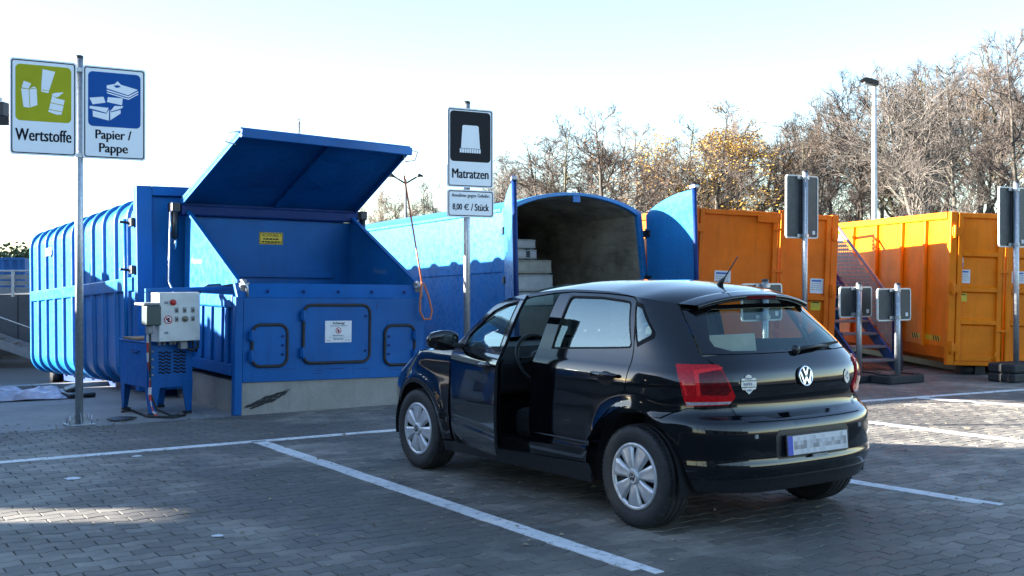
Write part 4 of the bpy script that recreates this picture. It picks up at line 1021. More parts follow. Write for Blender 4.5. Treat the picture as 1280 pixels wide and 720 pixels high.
# ------------------------------------------------------------------ ramp with stairs, stacked blue container and canopy at the far left
zb = -.45
rw = thing('ramp_wall', 'grey concrete loading ramp wall with guard rails at the far left', 'wall', (-13.2, 25.5, zb), (0, 0, R(12)))
for i in range(8): MB().box((-5.0 + i * 1.2, 0, 0), (-3.815 + i * 1.2, .25, 2.18)).build('wall_panel', WALLG, rw, .01)
for i in range(8): MB().box((-5.0 + i * 1.2, .252, 2.0), (-3.815 + i * 1.2, 4.0, 2.15)).build('deck_slab', WALLG, rw)
m = MB()
for z in (2.35, 2.58, 2.80): m.bar((-5, -.02, z), (4.55, -.02, z), .04, .16)
m.build('guard_plank', GREYP, rw)
m = MB(); m.tube([(-5, -.06, 3.02), (4.55, -.06, 3.02)], .035, 8)
for x in np.arange(-4.8, 4.6, 1.15): m.bar((x, -.06, 2.1), (x, -.06, 3.0), .06, .06)
m.build('guard_rail', GALV, rw)
rw.scale = (1, 1, .63)
rs = thing('ramp_stairs', 'grey steel stairs running down along the far left ramp wall', 'stairs', (-13.2, 25.5, zb), (0, 0, R(12)))
SX, N_ = -.35, 11
for i in range(N_): MB().box((SX + i * .29, -1.15, 1.98 - i * .185), (SX + i * .29 + .27, -.12, 2.02 - i * .185)).build('tread', TREAD, rs)
for y_ in (-1.2, -.12):
    m = MB(); m.bar((SX - .1, y_, 2.05), (SX + N_ * .29 + .1, y_, 2.05 - N_ * .185), .05, .26); m.build('stringer', GREYP, rs)
m = MB(); m.tube([(SX - .1, -1.2, 3.0), (SX + N_ * .29, -1.2, 3.0 - N_ * .185)], .03, 8)
for i in (0, 4, 8): m.tube([(SX + i * .29, -1.2, 1.95 - i * .185), (SX + i * .29, -1.2, 2.95 - i * .185)], .025, 8)
m.build('handrail', GALV, rs)
rs.scale = (1, 1, .63)
bc = thing('shipping_container', 'small blue corrugated container standing on the far left ramp', 'container', (-17.4, 30.4, -.62), (0, 0, R(12)))
MB().box((0, 0, 0), (4.35, 2.0, 2.4)).build('body', paint('faded_blue', (.03, .12, .33, 1), .6, .3, .1, .2), bc)
for i in range(21): MB().box((.05 + i * .205, -.035, .06), (.15 + i * .205, -.002, 2.34)).build('corrugation', bpy.data.materials['faded_blue'], bc)
MB().box((0, -.04, 2.345), (4.35, .0, 2.42)).build('top_rail', bpy.data.materials['faded_blue'], bc)
yc = 20.0
cn = thing('canopy_roof', 'dark canopy roof tip entering the picture at the far left', 'roof', ((10.5 - 640) / 1450 * yc, yc, 0))
MB().box((-9, -.2, 4.12), (0, 1.2, 4.36)).build('roof_slab', HALL, cn, .01); MB().prism([(0, 4.11), (-9, 4.11), (-9, 3.55)], (0, -.15, 0), (1, 0, 0), (0, 0, 1), (0, 1, 0), .2).build('roof_girder', BLACKP, cn)
MB().box((-9, -.28, 4.363), (-.02, -.2, 4.42)).build('gutter', GALV, cn)
for y_ in (.2, .8): MB().box((-8.8, y_, -.6), (-8.6, y_ + .2, 3.5)).build('column', GALV, cn)
m = MB()
for i in range(3): m.tube([(-.5 + .14 * i, 0, 4.36), (-.47 + .14 * i, 0, 4.47), (-.40 + .14 * i, 0, 4.44)], .015, 5)
m.build('bracket', BLACKP, cn)
g_ = gpt(30, 497)
ml = thing('discarded_sheet', 'crumpled white and violet grey plastic sheet on the concrete at far left', 'plastic sheet', (g_.x, g_.y, 0), (0, 0, R(25)))
n1, n2 = 22, 10; r3 = random.Random(5)
hts = [[max(.0, .06 + .055 * math.sin(i * .9 + j * .7) * math.cos(j * 1.1) + r3.uniform(-.02, .03)) * (1 if 0 < i < n1 - 1 and 0 < j < n2 - 1 else .1) for i in range(n1)] for j in range(n2)]
vs = [(-1.1 + 1.55 * i / (n1 - 1), -.35 + .7 * j / (n2 - 1), hts[j][i] + .004) for j in range(n2) for i in range(n1)]
mb = MB().add(vs, [(j * n1 + i, j * n1 + i + 1, (j + 1) * n1 + i + 1, (j + 1) * n1 + i) for j in range(n2 - 1) for i in range(n1 - 1)])
mb.build('sheet', simple('sheet_plastic', (.40, .39, .47, 1), .4, 0, .35, 4), ml)
m = MB(); m.box((.42, -.30, 0), (.72, .25, .05), Matrix.Rotation(R(12), 3, 'Z')); m.box((.45, -.05, .05), (.62, .30, .10), Matrix.Rotation(R(-18), 3, 'Y')); m.build('dark_flap', BLACKP, ml, .015)

# ------------------------------------------------------------------ litter
def scrap(label, px, py, w_, d_, mat, rot, name='paper_scrap', cat='litter', h=.0025):
    g = gpt(px, py); m = MB(); r4 = random.Random(int(px))
    pts = [(w_ / 2 * math.cos(a) * r4.uniform(.5, 1.25), d_ / 2 * math.sin(a) * r4.uniform(.5, 1.25)) for a in [k * math.pi / 2.5 + .3 for k in range(5)]]
    m.prism(pts, (0, 0, 0), (1, 0, 0), (0, 1, .06), (0, 0, 1), h); o = m.build(name, mat, None); o.location = (g.x, g.y, .006); o.rotation_euler = (0, 0, R(rot)); tag(o, label, cat)
scrap('white paper scrap on the paving left of the white bay line', 92, 599, .13, .09, PAPER, 20)
scrap('small white paper bit just below the long white line', 172, 571, .09, .05, PAPER, 50)
scrap('pale scrap on the paving in the lower left of the bay', 273, 671, .09, .05, PAPER, 10)
scrap('flattened dark cardboard on the kerb edge by the blue unit', 152, 525.0, .26, .22, BLACKP, 30, 'flattened_cardboard', 'cardboard', .012)
lm = MB(); r5 = random.Random(11)
for i in range(900):
    if i < 130: s_, d_ = r5.uniform(-2.6, -.2), r5.uniform(-.25, .5)
    else: s_, d_ = r5.uniform(-4, 9), r5.uniform(-7, .3)
    p = PC + U * s_ + V * d_; a = r5.uniform(0, 6.28); q = r5.uniform(.010, .026); c_, s2 = math.cos(a), math.sin(a); z = .007
    if i % 3 == 0: q *= .5
    lm.add([(p.x + c_ * q, p.y + s2 * q, z), (p.x - s2 * q * .6, p.y + c_ * q * .6, z + r5.uniform(0, .012)), (p.x - c_ * q, p.y - s2 * q, z), (p.x + s2 * q * .6, p.y - c_ * q * .6, z + r5.uniform(0, .01))], [(0, 1, 2, 3)])
o = lm.build('fallen_leaves', leafmat('leaf_litter', (.10, .07, .04), (.42, .36, .25)), None); tag(o, kind='stuff')

# ------------------------------------------------------------------ the black hatchback
CARH = 125.2
car = thing('car', 'black five door hatchback with its driver door standing open', 'car', (1.378, 7.231, 0), (0, 0, R(CARH)))
# local axes: +x forward from the rear axle, +y left, z up
aR, WB, xF, aF = .62, .84, 2.3, 1.0
_r = []
for i in range(900):
    p = (math.pi / 2) * i / 899; n_ = 2.9
    _r.append((-aR * math.cos(p) ** (2 / n_), WB * math.sin(p) ** (2 / n_)))
for i in range(1, 500): _r.append((xF * i / 500, WB))
for i in range(900):
    p = (math.pi / 2) * i / 899; n_ = 2.6
    _r.append((xF + aF * math.sin(p) ** (2 / n_), WB * math.cos(p) ** (2 / n_)))
_r = np.array(_r); _s = np.concatenate([[0], np.cumsum(np.hypot(*np.diff(_r, axis=0).T))])
_k = np.concatenate([[True], np.diff(_s) > 1e-7]); _s, _r = _s[_k], _r[_k]
TMAX = _s[-1]
fW = pchip([.15, .25, .35, .42, .50, .62, .75, .85, .91, .955, 1.0, 1.10, 1.25, 1.33, 1.40], [.78, .80, .826, .834, .836, .838, .836, .838, .828, .805, .785, .748, .685, .642, .585])
fR = pchip([.2, .26, .31, .35,   .40, .45, .50, .60, .645, .70, .76, .81, .85, .91, .97, 1.02, 1.06, 1.30, 1.40], [-.57, -.60, -.62, -.640, -.653, -.645, -.645, -.642, -.630, -.560, -.553, -.558, -.568, -.562, -.535, -.490, -.45, -.19, -.10])
fF = pchip([.15, .25, .4, .55, .68, .78, .9, 1.0], [3.18, 3.26, 3.31, 3.31, 3.26, 3.12, 2.9, 2.7])
def P(t, z):
    t = np.asarray(t, float); z = np.asarray(z, float); sg = np.where(t < 0, -1.0, 1.0); at_ = np.abs(t)
    x0 = np.interp(at_, _s, _r[:, 0]); y0 = np.interp(at_, _s, _r[:, 1])
    q = np.clip((.35 - x0) / .85, 0, 1); sR = q * q * (3 - 2 * q)
    q = np.clip((x0 - 2.2) / .9, 0, 1); sF = q * q * (3 - 2 * q)
    x = x0 + (fR(z) + aR) * sR + (fF(z) - 3.3) * sF
    y = y0 / WB * fW(z)
    for xc in (0, 2.47):
        r = np.hypot(x - xc, z - .305); y = y + .014 * np.exp(-((r - .385) / .05) ** 2) * (y0 / WB) ** 6
    # crease above the sills
    y = y - .006 * np.exp(-((z - .435) / .02) ** 2) * (y0 / WB) ** 6 * (x > .3) * (x < 2.1)
    return np.stack([x, sg * y, z], -1)
def N(t, z):
    e = .004; a = P(np.asarray(t) + e, z) - P(np.asarray(t) - e, z); b = P(t, np.asarray(z) + e) - P(t, np.asarray(z) - e)
    n = np.cross(b, a); return n / np.linalg.norm(n, axis=-1, keepdims=True)
def ts(x, z):      # side point -> unrolled coordinate
    lo, hi = 0.02, TMAX - .02
    for _ in range(40):
        m_ = (lo + hi) / 2
        if P(m_, z)[0] < x: lo = m_
        else: hi = m_
    return (lo + hi) / 2
def tr(y, z):      # rear point -> unrolled coordinate
    lo, hi = 0.0, 1.2
    for _ in range(40):
        m_ = (lo + hi) / 2
        if P(m_, z)[1] < y: lo = m_
        else: hi = m_
    return (lo + hi) / 2
def S(*pts): return [(ts(x, z), z) for x, z in pts]
def Q(*pts): return [(tr(y, z), z) for y, z in pts]
def arc(xc, zc, r, a0, a1, n=14): return [(xc + r * math.cos(R(a0 + (a1 - a0) * k / n)), zc + r * math.sin(R(a0 + (a1 - a0) * k / n))) for k in range(n + 1)]
def dens(poly, step):
    o = []
    for i in range(len(poly)):
        a, b = poly[i], poly[(i + 1) % len(poly)]; L = math.hypot(b[0] - a[0], b[1] - a[1]); k = max(1, int(L / step))
        o += [(a[0] + (b[0] - a[0]) * j / k, a[1] + (b[1] - a[1]) * j / k) for j in range(k)]
    return o
def rnd(poly, r, n=4):
    """round the corners of a polygon"""
    o = []; m_ = len(poly)
    for i in range(m_):
        p, a, b = Vector(poly[i]), Vector(poly[i - 1]), Vector(poly[(i + 1) % m_]); da, db = a - p, b - p; q = min(r, da.length * .45, db.length * .45)
        s_, e_ = p + da.normalized() * q, p + db.normalized() * q
        for k in range(n + 1):
            u = k / n; c = s_ * (1 - u) ** 2 + p * 2 * u * (1 - u) + e_ * u * u; o.append((c.x, c.y))
    return o
def inside(pt, poly):
    x, y = pt; c = False; j = len(poly) - 1
    for i in range(len(poly)):
        if (poly[i][1] > y) != (poly[j][1] > y) and x < (poly[j][0] - poly[i][0]) * (y - poly[i][1]) / (poly[j][1] - poly[i][1]) + poly[i][0]: c = not c
        j = i
    return c
def panel3(name, poly, holes, mat, parent, off=0.0, lip=.014, step=.03, mirror=False, origin=None, inner=None, shrink=0):
    """sheet panel cut out of the body surface; analytic normals; lip folded inwards round the edge"""
    loops = [dens(poly, step)] + [dens(h, step) for h in holes]
    pts, edges = [], []; bl = []
    for l_ in loops:
        k = len(pts); pts += l_; edges += [(k + i, k + (i + 1) % len(l_)) for i in range(len(l_))]; bl.append((k, len(l_)))
    xs, ys = [p[0] for p in loops[0]], [p[1] for p in loops[0]]; nb = len(pts); B = np.array(pts)
    zs_ = [min(ys) + step * .45]
    while zs_[-1] < max(ys): zs_.append(zs_[-1] + (step * .5 if any(abs(zs_[-1] - c_) < .05 for c_ in (.30, .42, .67, .76, .98)) else step * .85))
    for row, y in enumerate(zs_):
        x = min(xs) + step * .5
        while x < max(xs):
            if inside((x, y), loops[0]) and not any(inside((x, y), h) for h in loops[1:]) and np.min((B[:, 0] - x) ** 2 + (B[:, 1] - y) ** 2) > (step * .40) ** 2: pts.append((x, y))
            x += step
    ov, oe, of, _a, _b, _c = delaunay_2d_cdt([Vector(p) for p in pts], edges, [], 0, 1e-6)
    tv = np.array([(v.x, v.y) for v in ov]); F = []
    for f in of:
        c = tv[list(f)].mean(0)
        if inside(c, loops[0]) and not any(inside(c, h) for h in loops[1:]): F.append(tuple(f))
    C3, N3 = P(tv[:, 0], tv[:, 1]), N(tv[:, 0], tv[:, 1]); X = C3 + N3 * off
    verts = [tuple(v) for v in X]; norms = [tuple(v) for v in N3]; faces = []
    for f in F:
        a, b, c = (np.array(verts[i]) for i in f[:3]); g = np.cross(b - a, c - a)
        faces.append(f if g.dot(N3[f[0]]) > 0 else f[::-1])
    used = {}
    for f in faces:
        for i in range(len(f)): e = (f[i], f[(i + 1) % len(f)]); used[e] = True
    if lip:
        dup_, fl = {}, []
        for (a, b) in list(used):
            if (b, a) in used: continue
            for i in (a, b):
                if i not in dup_:
                    k = len(verts); dup_[i] = (k, k + 1); ed = np.array(norms[i]); verts.append(verts[i]); verts.append(tuple(np.array(verts[i]) - ed * lip)); norms.append(norms[i]); norms.append(norms[i])
            (a0, a1), (b0, b1) = dup_[a], dup_[b]; fl.append((b0, a0, a1, b1))
        nfl = len(fl); faces += fl
    else: nfl = 0
    if inner:
        k = len(verts); m_ = len(tv)
        for i in range(m_): verts.append(tuple(X[i] - N3[i] * inner)); norms.append(tuple(-N3[i]))
        faces += [tuple(j + k for j in f[::-1]) for f in faces[:len(faces) - nfl]]
    V_ = np.array(verts); NN = np.array(norms)
    if mirror: V_[:, 1] *= -1; NN[:, 1] *= -1; faces = [f[::-1] for f in faces]
    if origin is not None: V_ = V_ - np.array(origin)
    me = bpy.data.meshes.new(name); me.from_pydata(V_.tolist(), [], faces); me.materials.append(mat)
    me.polygons.foreach_set('use_smooth', [True] * len(faces)); me.update()
    nb_ = len(faces); cn = []
    ln = np.empty(len(me.loops), int); me.loops.foreach_get('vertex_index', ln)
    pn = np.empty(nb_ * 3); me.polygons.foreach_get('normal', pn); pn = pn.reshape(-1, 3)
    LN = NN[ln].copy(); li = 0
    for i, poly_ in enumerate(me.polygons):
        L_ = poly_.loop_total
        if lip and len(F) <= i < len(F) + nfl: LN[li:li + L_] = pn[i]
        li += L_
    me.normals_split_custom_set([tuple(v) for v in LN])
    o = bpy.data.objects.new(name, me); link(o, parent)
    if origin is not None: o.location = origin
    return o
# outlines in side view (x, z)
RAIL = [(2.03, .92), (1.75, 1.12), (1.46, 1.283), (1.263, 1.340), (1.05, 1.366), (.858, 1.376), (.481, 1.370), (.228, 1.346), (.053, 1.322), (-.06, 1.300)]
DT = [(1.945, .945), (1.72, 1.10), (1.45, 1.255), (1.25, 1.312), (1.0, 1.345)]
DTR = [(.985, 1.350), (.6, 1.357), (.19, 1.330)]
fdoor = [(1.955, .93), (1.985, .75), (2.0, .50), (1.995, .262), (1.6, .282), (1.035, .300), (1.025, .60), (.992, .97), (.955, 1.342)] + DT[::-1]
fglass = [(1.86, .957), (1.68, 1.08), (1.42, 1.225), (1.22, 1.278), (1.02, 1.305), (1.045, .982)]
rdoor = [(.978, .97), (1.008, .60), (1.022, .305), (.435, .325)] + arc(0, .305, .415, 24, 47, 5) + [(.13, .735), (.066, .80), (.046, .90), (.058, 1.035), (.16, 1.312), (.205, 1.334)] + [(.481, 1.352), (.816, 1.356), (.943, 1.345)]
rglass = [(.845, .994), (.828, 1.15), (.816, 1.336), (.5, 1.336), (.206, 1.314), (.071, 1.042)]
qglass = [(.172, 1.318), (.105, 1.300), (-.070, 1.135), (-.078, 1.106), (.030, 1.050)]
fend = [(2.035, .918), (2.045, .90), (2.05, .75), (2.065, .5), (2.06, .26), (2.14, .26)] + arc(2.47, .305, .36, 178, 0, 20)
def T_(pts): return S(*pts)
def both(name, poly, holes, mat, parent=car, **k):
    a = panel3(name, poly, holes, mat, parent, **k); b = panel3(name, poly, holes, mat, parent, mirror=True, **k); return a, b
# body side with quarter panel and roof frame
bodyp = T_(RAIL) + [(.684, 1.275), (.690, 1.15), (.705, 1.03), (.655, .975), (.53, .80), (.545, .735), (.79, .727), (.985, .668)] + S(*arc(0, .305, .395, 113, 46, 8))
bodyp += S((.125, .74), (.058, .803), (.038, .90), (.050, 1.036), (.152, 1.314), (.20, 1.342), (.481, 1.360), (.816, 1.363), (1.0, 1.352), (1.25, 1.320), (1.45, 1.262), (1.72, 1.107), (1.96, .938))
both('body_side', bodyp, [T_(qglass)], CARP)
# bonnet wings with front bumper
frontp = T_([(1.965, .925), (1.993, .75), (2.008, .5), (2.003, .27), (2.115, .27)]) + S(*arc(2.47, .305, .348, 186, 12, 22)) + [(ts(2.86, .27), .27), (TMAX - .001, .23), (TMAX - .001, .70)] + [(ts(x, z), z) for x, z in ((3.10, .755), (2.9, .81), (2.6, .868), (2.3, .902))]
both('front_wing', frontp, [], CARP)
both('headlamp', [(ts(2.98, .76), .76), (ts(3.06, .64), .64), (TMAX - .42, .60), (TMAX - .36, .69), (ts(2.9, .80), .79)], [], simple('headlamp', (.35, .37, .40, 1), .1, .3, .3, 60, coat=1), off=.006)
# sills
both('sill', T_([(2.055, .257), (1.6, .277), (1.07, .295), (.52, .315), (.43, .315), (.405, .255), (.41, .20), (2.10, .185), (2.11, .255)]), [], BLACKP)
# right hand doors, left rear door
panel3('front_door', T_(fdoor), [T_(fglass)], CARP, car, mirror=True); panel3('front_window', T_(fglass), [], GLASS, car, off=-.006, lip=0, mirror=True)
for mir in (False, True):
    dr = panel3('rear_door', T_(rdoor), [T_(rnd(rglass, .03))], CARP, car, mirror=mir)
    panel3('door_window', T_(rnd(rglass, .03)), [], GLASS, dr, off=-.006, lip=0, mirror=mir)
    g = rnd(rglass, .03); gi = [((x - .47) * .965 + .47, (z - 1.17) * .93 + 1.17) for x, z in g]
    panel3('pillar_trim', T_([(.972, .985), (.938, 1.338), (.822, 1.342), (.838, .99)]), [], BGLASS, dr, off=.0015, lip=.004, mirror=mir)
    panel3('window_seal', T_(g), [T_(gi)], SEAL, dr, off=.001, lip=.006, mirror=mir)
    qa = rnd(qglass, .02); qi = [((x - .08) * .80 + .08, (z - 1.18) * .80 + 1.18) for x, z in qa]
    panel3('quarter_window', T_(qi), [], GLASS, car, off=-.004, lip=0, mirror=mir)
    panel3('window_seal', T_(qa), [T_(qi)], SEAL, car, off=.001, lip=.006, mirror=mir)
    sg = -1 if mir else 1
    # handle in its dished recess
    def handle(parent, hx, hz, org=(0, 0, 0), sg=sg, mir=mir):
        panel3('handle_recess', T_([(hx + .075 * math.cos(a) , hz - .012 + .042 * math.sin(a)) for a in [k * math.pi / 8 for k in range(16)]]), [], DARK, parent, off=.0012, lip=0, mirror=mir, origin=org if org != (0, 0, 0) else None)
        yy = float(P(ts(hx, hz), hz)[1]); m = MB()
        pts = [(hx + .115 - .23 * k / 8, sg * (yy + .010 + .034 * math.sin(math.pi * k / 8) ** .6), hz + .012) for k in range(9)]
        m.tube([Vector(p) - Vector(org) for p in pts], [.008] + [.0165] * 7 + [.008], 10); m.build('door_handle', CARP, parent)
    handle(dr, .234, .868)
    m = MB(); c = P(ts(.03, 1.02), 1.0)
# front left door, swung open about its hinges
HG = (1.965, .80, 0); ang = -15.0
fd = panel3('front_door', T_(fdoor), [T_(fglass)], CARP, car, origin=HG, lip=.020, inner=.020); fd.rotation_euler = (0, 0, R(ang))
ref = Matrix.Translation(Vector(HG))
def onto_door(o): o.parent = fd; o.location = (0, 0, 0); return o
def pdoor(name, poly, holes, mat, **k):
    o = panel3(name, poly, holes, mat, fd, origin=HG, **k); o.location = (0, 0, 0); return o
pdoor('door_window', T_(fglass), [], GLASS, off=-.012, lip=0)
fgi = [((x - 1.42) * .955 + 1.42, (z - 1.10) * .94 + 1.10) for x, z in rnd(fglass, .02)]
pdoor('window_seal', T_(rnd(fglass, .02)), [T_(fgi)], SEAL, off=.001, lip=.006)
pdoor('mirror_triangle', T_([(1.86, .957), (1.75, .963), (1.72, 1.045)]), [], BLACKP, off=.004, lip=.004)
pdoor('door_trim', T_([(1.93, .90), (1.96, .5), (1.95, .30), (1.07, .32), (1.05, .95), (1.90, .93)]), [], INTER, off=-.060, lip=0)
o = None
def handle_open():
    hx, hz = 1.16, .872
    yy = float(P(ts(hx, hz), hz)[1]); m = MB()
    m.tube([Vector((hx + .115 - .23 * k / 8, yy + .010 + .034 * math.sin(math.pi * k / 8) ** .6, hz + .012)) - Vector(HG) for k in range(9)], [.008] + [.0165] * 7 + [.008], 10); m.build('door_handle', CARP, fd)
    pdoor('handle_recess', T_([(hx + .075 * math.cos(a), hz - .012 + .042 * math.sin(a)) for a in [k * math.pi / 8 for k in range(16)]]), [], DARK, off=.0012, lip=0)
handle_open()
def mirror(parent, sg, org):
    cx, cy, cz = 1.80, .945, 1.005; vs, fs = [], []; nu, nv_ = 24, 14
    for j in range(nv_ + 1):
        v = -math.pi / 2 + math.pi * j / nv_
        for i in range(nu):
            u = 2 * math.pi * i / nu; f = lambda c_, e: math.copysign(abs(c_) ** e, c_)
            x = f(math.cos(v), .8) * f(math.cos(u), .6) * .085; y = f(math.cos(v), .8) * f(math.sin(u), .6) * .115; z = f(math.sin(v), .6) * .072
            if x < 0: x *= .35
            z *= 1 - .18 * (y / .115 if y > 0 else 0); vs.append((cx + x - org[0], sg * (cy + y) - org[1], cz + z - org[2]))
    for j in range(nv_):
        for i in range(nu): fs.append((j * nu + i, j * nu + (i + 1) % nu, (j + 1) * nu + (i + 1) % nu, (j + 1) * nu + i))
    m = MB(); m.add(vs, fs, True); mo = m.build('wing_mirror', CARP, parent)
    m = MB(); o_ = [(sg * (cy + .095 * math.copysign(abs(math.cos(a)) ** .6, math.cos(a))), cz + .056 * math.copysign(abs(math.sin(a)) ** .6, math.sin(a))) for a in [k * math.pi / 12 for k in range(24)]]
    m.add([(cx - .0315 - org[0], y - org[1], z - org[2]) for y, z in o_], [tuple(range(24))]); return m, mo
m, mo = mirror(fd, 1, HG)
MB().bar((1.80 - HG[0], .80 - HG[1], .965), (1.80 - HG[0], .88 - HG[1], .975), .06, .035).build('mirror_foot', BLACKP, fd, .008)
mg, mo2 = mirror(car, -1, (0, 0, 0)); mg.build('mirror_glass', CHROME, car)
# --- rear: tailgate, window, lamps, bumper
def sym(half):     # half outline from the top centre to the bottom centre on the left -> full outline
    return half + [(-t, z) for t, z in half[::-1] if abs(t) > 1e-9]
tgl = sym([(0, 1.02), (.60, 1.02), (.69, 1.012), (.63, .965), (.52, .80), (.54, .74), (.515, .684), (.487, .655), (0, .650)])
tg = panel3('tailgate', tgl, [], CARP, car, step=.035)
gout = sym([(0, 1.30), (.45, 1.295), (.676, 1.262), (.682, 1.15), (.693, 1.025), (0, 1.0245)])
gin = sym([(0, 1.275), (.46, 1.272), (.52, 1.25), (.598, 1.10), (.59, 1.065), (.49, 1.04), (0, 1.034)])
panel3('rear_window_border', gout, [gin], BGLASS, tg, step=.035, lip=.008)
panel3('rear_window', gin, [], GLASSR, tg, off=-.003, lip=0, step=.04)
lamp = rnd([(.872, .968), (.617, .966), (.51, .79), (.547, .746), (.792, .737)], .015)
for mir in (False, True):
    lo = panel3('tail_lamp', lamp, [], REDL, car, off=.010, lip=.02, step=.03, mirror=mir)
    sgn = (lambda p: p)
    panel3('lamp_clear_strip', [(.532, .765), (.549, .751), (.788, .743), (.795, .762)], [], CLEARL, lo, off=.0125, lip=.004, mirror=mir)
    panel3('lamp_inner', rnd([(.60, .935), (.545, .825), (.565, .80), (.71, .805), (.75, .93)], .02), [], REDD, lo, off=.0125, lip=.003, mirror=mir)
    panel3('lamp_light_bar', rnd([(.765, .935), (.60, .952), (.598, .943), (.735, .918), (.715, .80), (.735, .795)], .006), [], REDB, lo, off=.0135, lip=.003, mirror=mir)
    panel3('lamp_reflector', [(.815, .88), (.83, .885), (.80, .80), (.785, .80)], [], REDB, lo, off=.0125, lip=.003, mirror=mir)
bump_l = [(0, .646), (.478, .650), (.508, .684), (.532, .729), (.79, .722), (.985, .662)] + S(*arc(0, .305, .395, 113, 184, 10)) + S((-.405, .262)) + [(.70, .258), (.4, .25), (0, .25)]
rb = panel3('rear_bumper', sym(bump_l), [], CARP, car, step=.03)
panel3('bumper_lip', sym([(0, .335), (.45, .335), (.72, .335)] + S((-.405, .33), (-.405, .27)) + [(.70, .262), (.4, .255), (0, .255)]), [], BLACKP, rb, off=.004, lip=.01)
panel3('plate_recess', sym([(0, .60)] + Q((.285, .60), (.31, .57), (.31, .455), (.29, .435)) + [(0, .432)]), [], BLACKP, rb, off=.002, lip=.002)
for s_ in (-1, 1):
    yq = s_ * .443; c_ = P(s_ * tr(.443, .572), .575); MB().box((c_[0] - .006, yq - .012, .560), (c_[0] + .01, yq + .012, .584)).build('parking_sensor', GREYP, rb, .003)
# number plate (blurred in the photograph: smudged blocks only)
npz, npx = .510, -.664
npm = Matrix.Rotation(R(4), 3, 'Y')
plt = MB().box((-.006, -.265, -.062), (.004, .265, .062), npm, (0, 0, 0)).build('number_plate', BLACKP, rb, .003); plt.location = (npx, 0, npz)
def on_plate(y0, y1, z0, z1, mat, nm, d=.0075):
    o = MB().box((-d, y0, z0), (-d + .0012, y1, z1), npm, (0, 0, 0)).build(nm, mat, plt); return o
on_plate(-.257, .257, -.053, .053, PLATEW, 'plate_face', .0072); on_plate(.215, .257, -.053, .053, PLATEB, 'plate_band', .0082)
rq = random.Random(4); mbs = [MB() for _ in range(4)]
for i in range(17):
    for j in range(4):
        v = rq.random()
        if j in (0, 3) and v < .55: continue
        mbs[int(v * 4) % 4].box((-.0082, .205 - i * .0265 - .0265, -.048 + j * .0235), (-.0077, .205 - i * .0265, -.048 + j * .0235 + .0235), npm, (0, 0, 0))
for k in range(4): tag(mbs[k].build('plate_smudge', PLATEG[k], plt), kind='stuff')
MB().box((-.008, -.08, -.078), (.002, .05, -.0625), npm, (0, 0, 0)).build('plate_holder_tab', GREYP, plt)
# badge: ring with V over W
bx, bz = float(P(0, .885)[0]), .885
bd = bpy.data.objects.new('badge', None)
m = MB(); m.lathe([(-.012, .0), (-.012, .056), (-.006, .060), (.004, .060)], 32, 'x', (0, 0, 0)); bdo = m.build('badge', BLACKP, tg); bdo.location = (bx - .002, 0, bz); bdo.rotation_euler = (0, R(8), 0)
m = MB(); m.lathe([(-.012, .060), (-.0155, .0575), (-.0155, .053), (-.012, .050)], 36, 'x'); m.build('badge_ring', CHROME, bdo)
def stroke(pts, nm):
    m = MB()
    for a, b in zip(pts[:-1], pts[1:]): m.bar((-.0140, -a[0], a[1]), (-.0140, -b[0], b[1]), .010, .004, (1, 0, 0))
    return m.build(nm, CHROME, bdo)
stroke([(-.020, .047), (0, .004), (.020, .047)], 'badge_letter_v'); stroke([(-.045, .025), (-.020, -.044), (0, -.006), (.020, -.044), (.045, .025)], 'badge_letter_w')
# stickers
def sticker(y, z, poly, nm):
    c_ = P(tr(abs(y), z) * (1 if y > 0 else -1), z); n_ = N(tr(abs(y), z) * (1 if y > 0 else -1), z); o = MB().prism(poly, (0, 0, 0), (0, -1, 0), (0, 0, 1), (1, 0, 0), .0015).build(nm, BADGE, tg)
    nn = Vector(n_); o.location = Vector(c_) + nn * .0035; o.rotation_euler = (0, R(4), math.atan2(nn.y, nn.x) - math.pi); return o
sh_ = [(-.055, .018), (-.05, .035), (-.028, .035), (-.018, .052), (0, .058), (.018, .052), (.028, .035), (.05, .035), (.055, .018), (.055, -.018), (.048, -.032), (.028, -.036), (.016, -.05), (0, -.062), (-.016, -.05), (-.028, -.036), (-.048, -.032), (-.055, -.018)]
so = sticker(.43, .860, [(x * .92, z * .92) for x, z in sh_], 'shield_sticker')
for z in (-.018, .018): MB().box((-.0012, -.050, z - .002), (-.0004, .050, z + .002)).build('sticker_line', INK, so)
m = MB()
for i, x in enumerate((-.016, -.004, .008, .020, .032)): m.box((-.0012, x - .0035, -.009), (-.0004, x + .0035, .008))
m.build('sticker_print', INKG, so); m = MB()
for x in (-.02, -.01, 0, .01, .02): m.box((-.0012, x - .003, .026), (-.0004, x + .003, .036))
m.build('sticker_print', INKG, so); m = MB(); m.box((-.0012, -.016, -.04), (-.0004, .016, -.03)); m.build('sticker_print', INKG, so)
so = sticker(-.412, .862, [(.034 * math.cos(k * math.pi / 12) * (1 - .1 * (k % 4 == 0)), .044 * math.sin(k * math.pi / 12) * (1 - .1 * (k % 4 == 0))) for k in range(24)], 'round_sticker')
m = MB()
for a, b, c, d in ((-.012, -.02, .004, -.006), (.004, -.004, .016, .014), (-.016, .008, -.002, .026)): m.box((-.0012, a, b), (-.0004, c, d))
m.build('sticker_print', INKG, so)
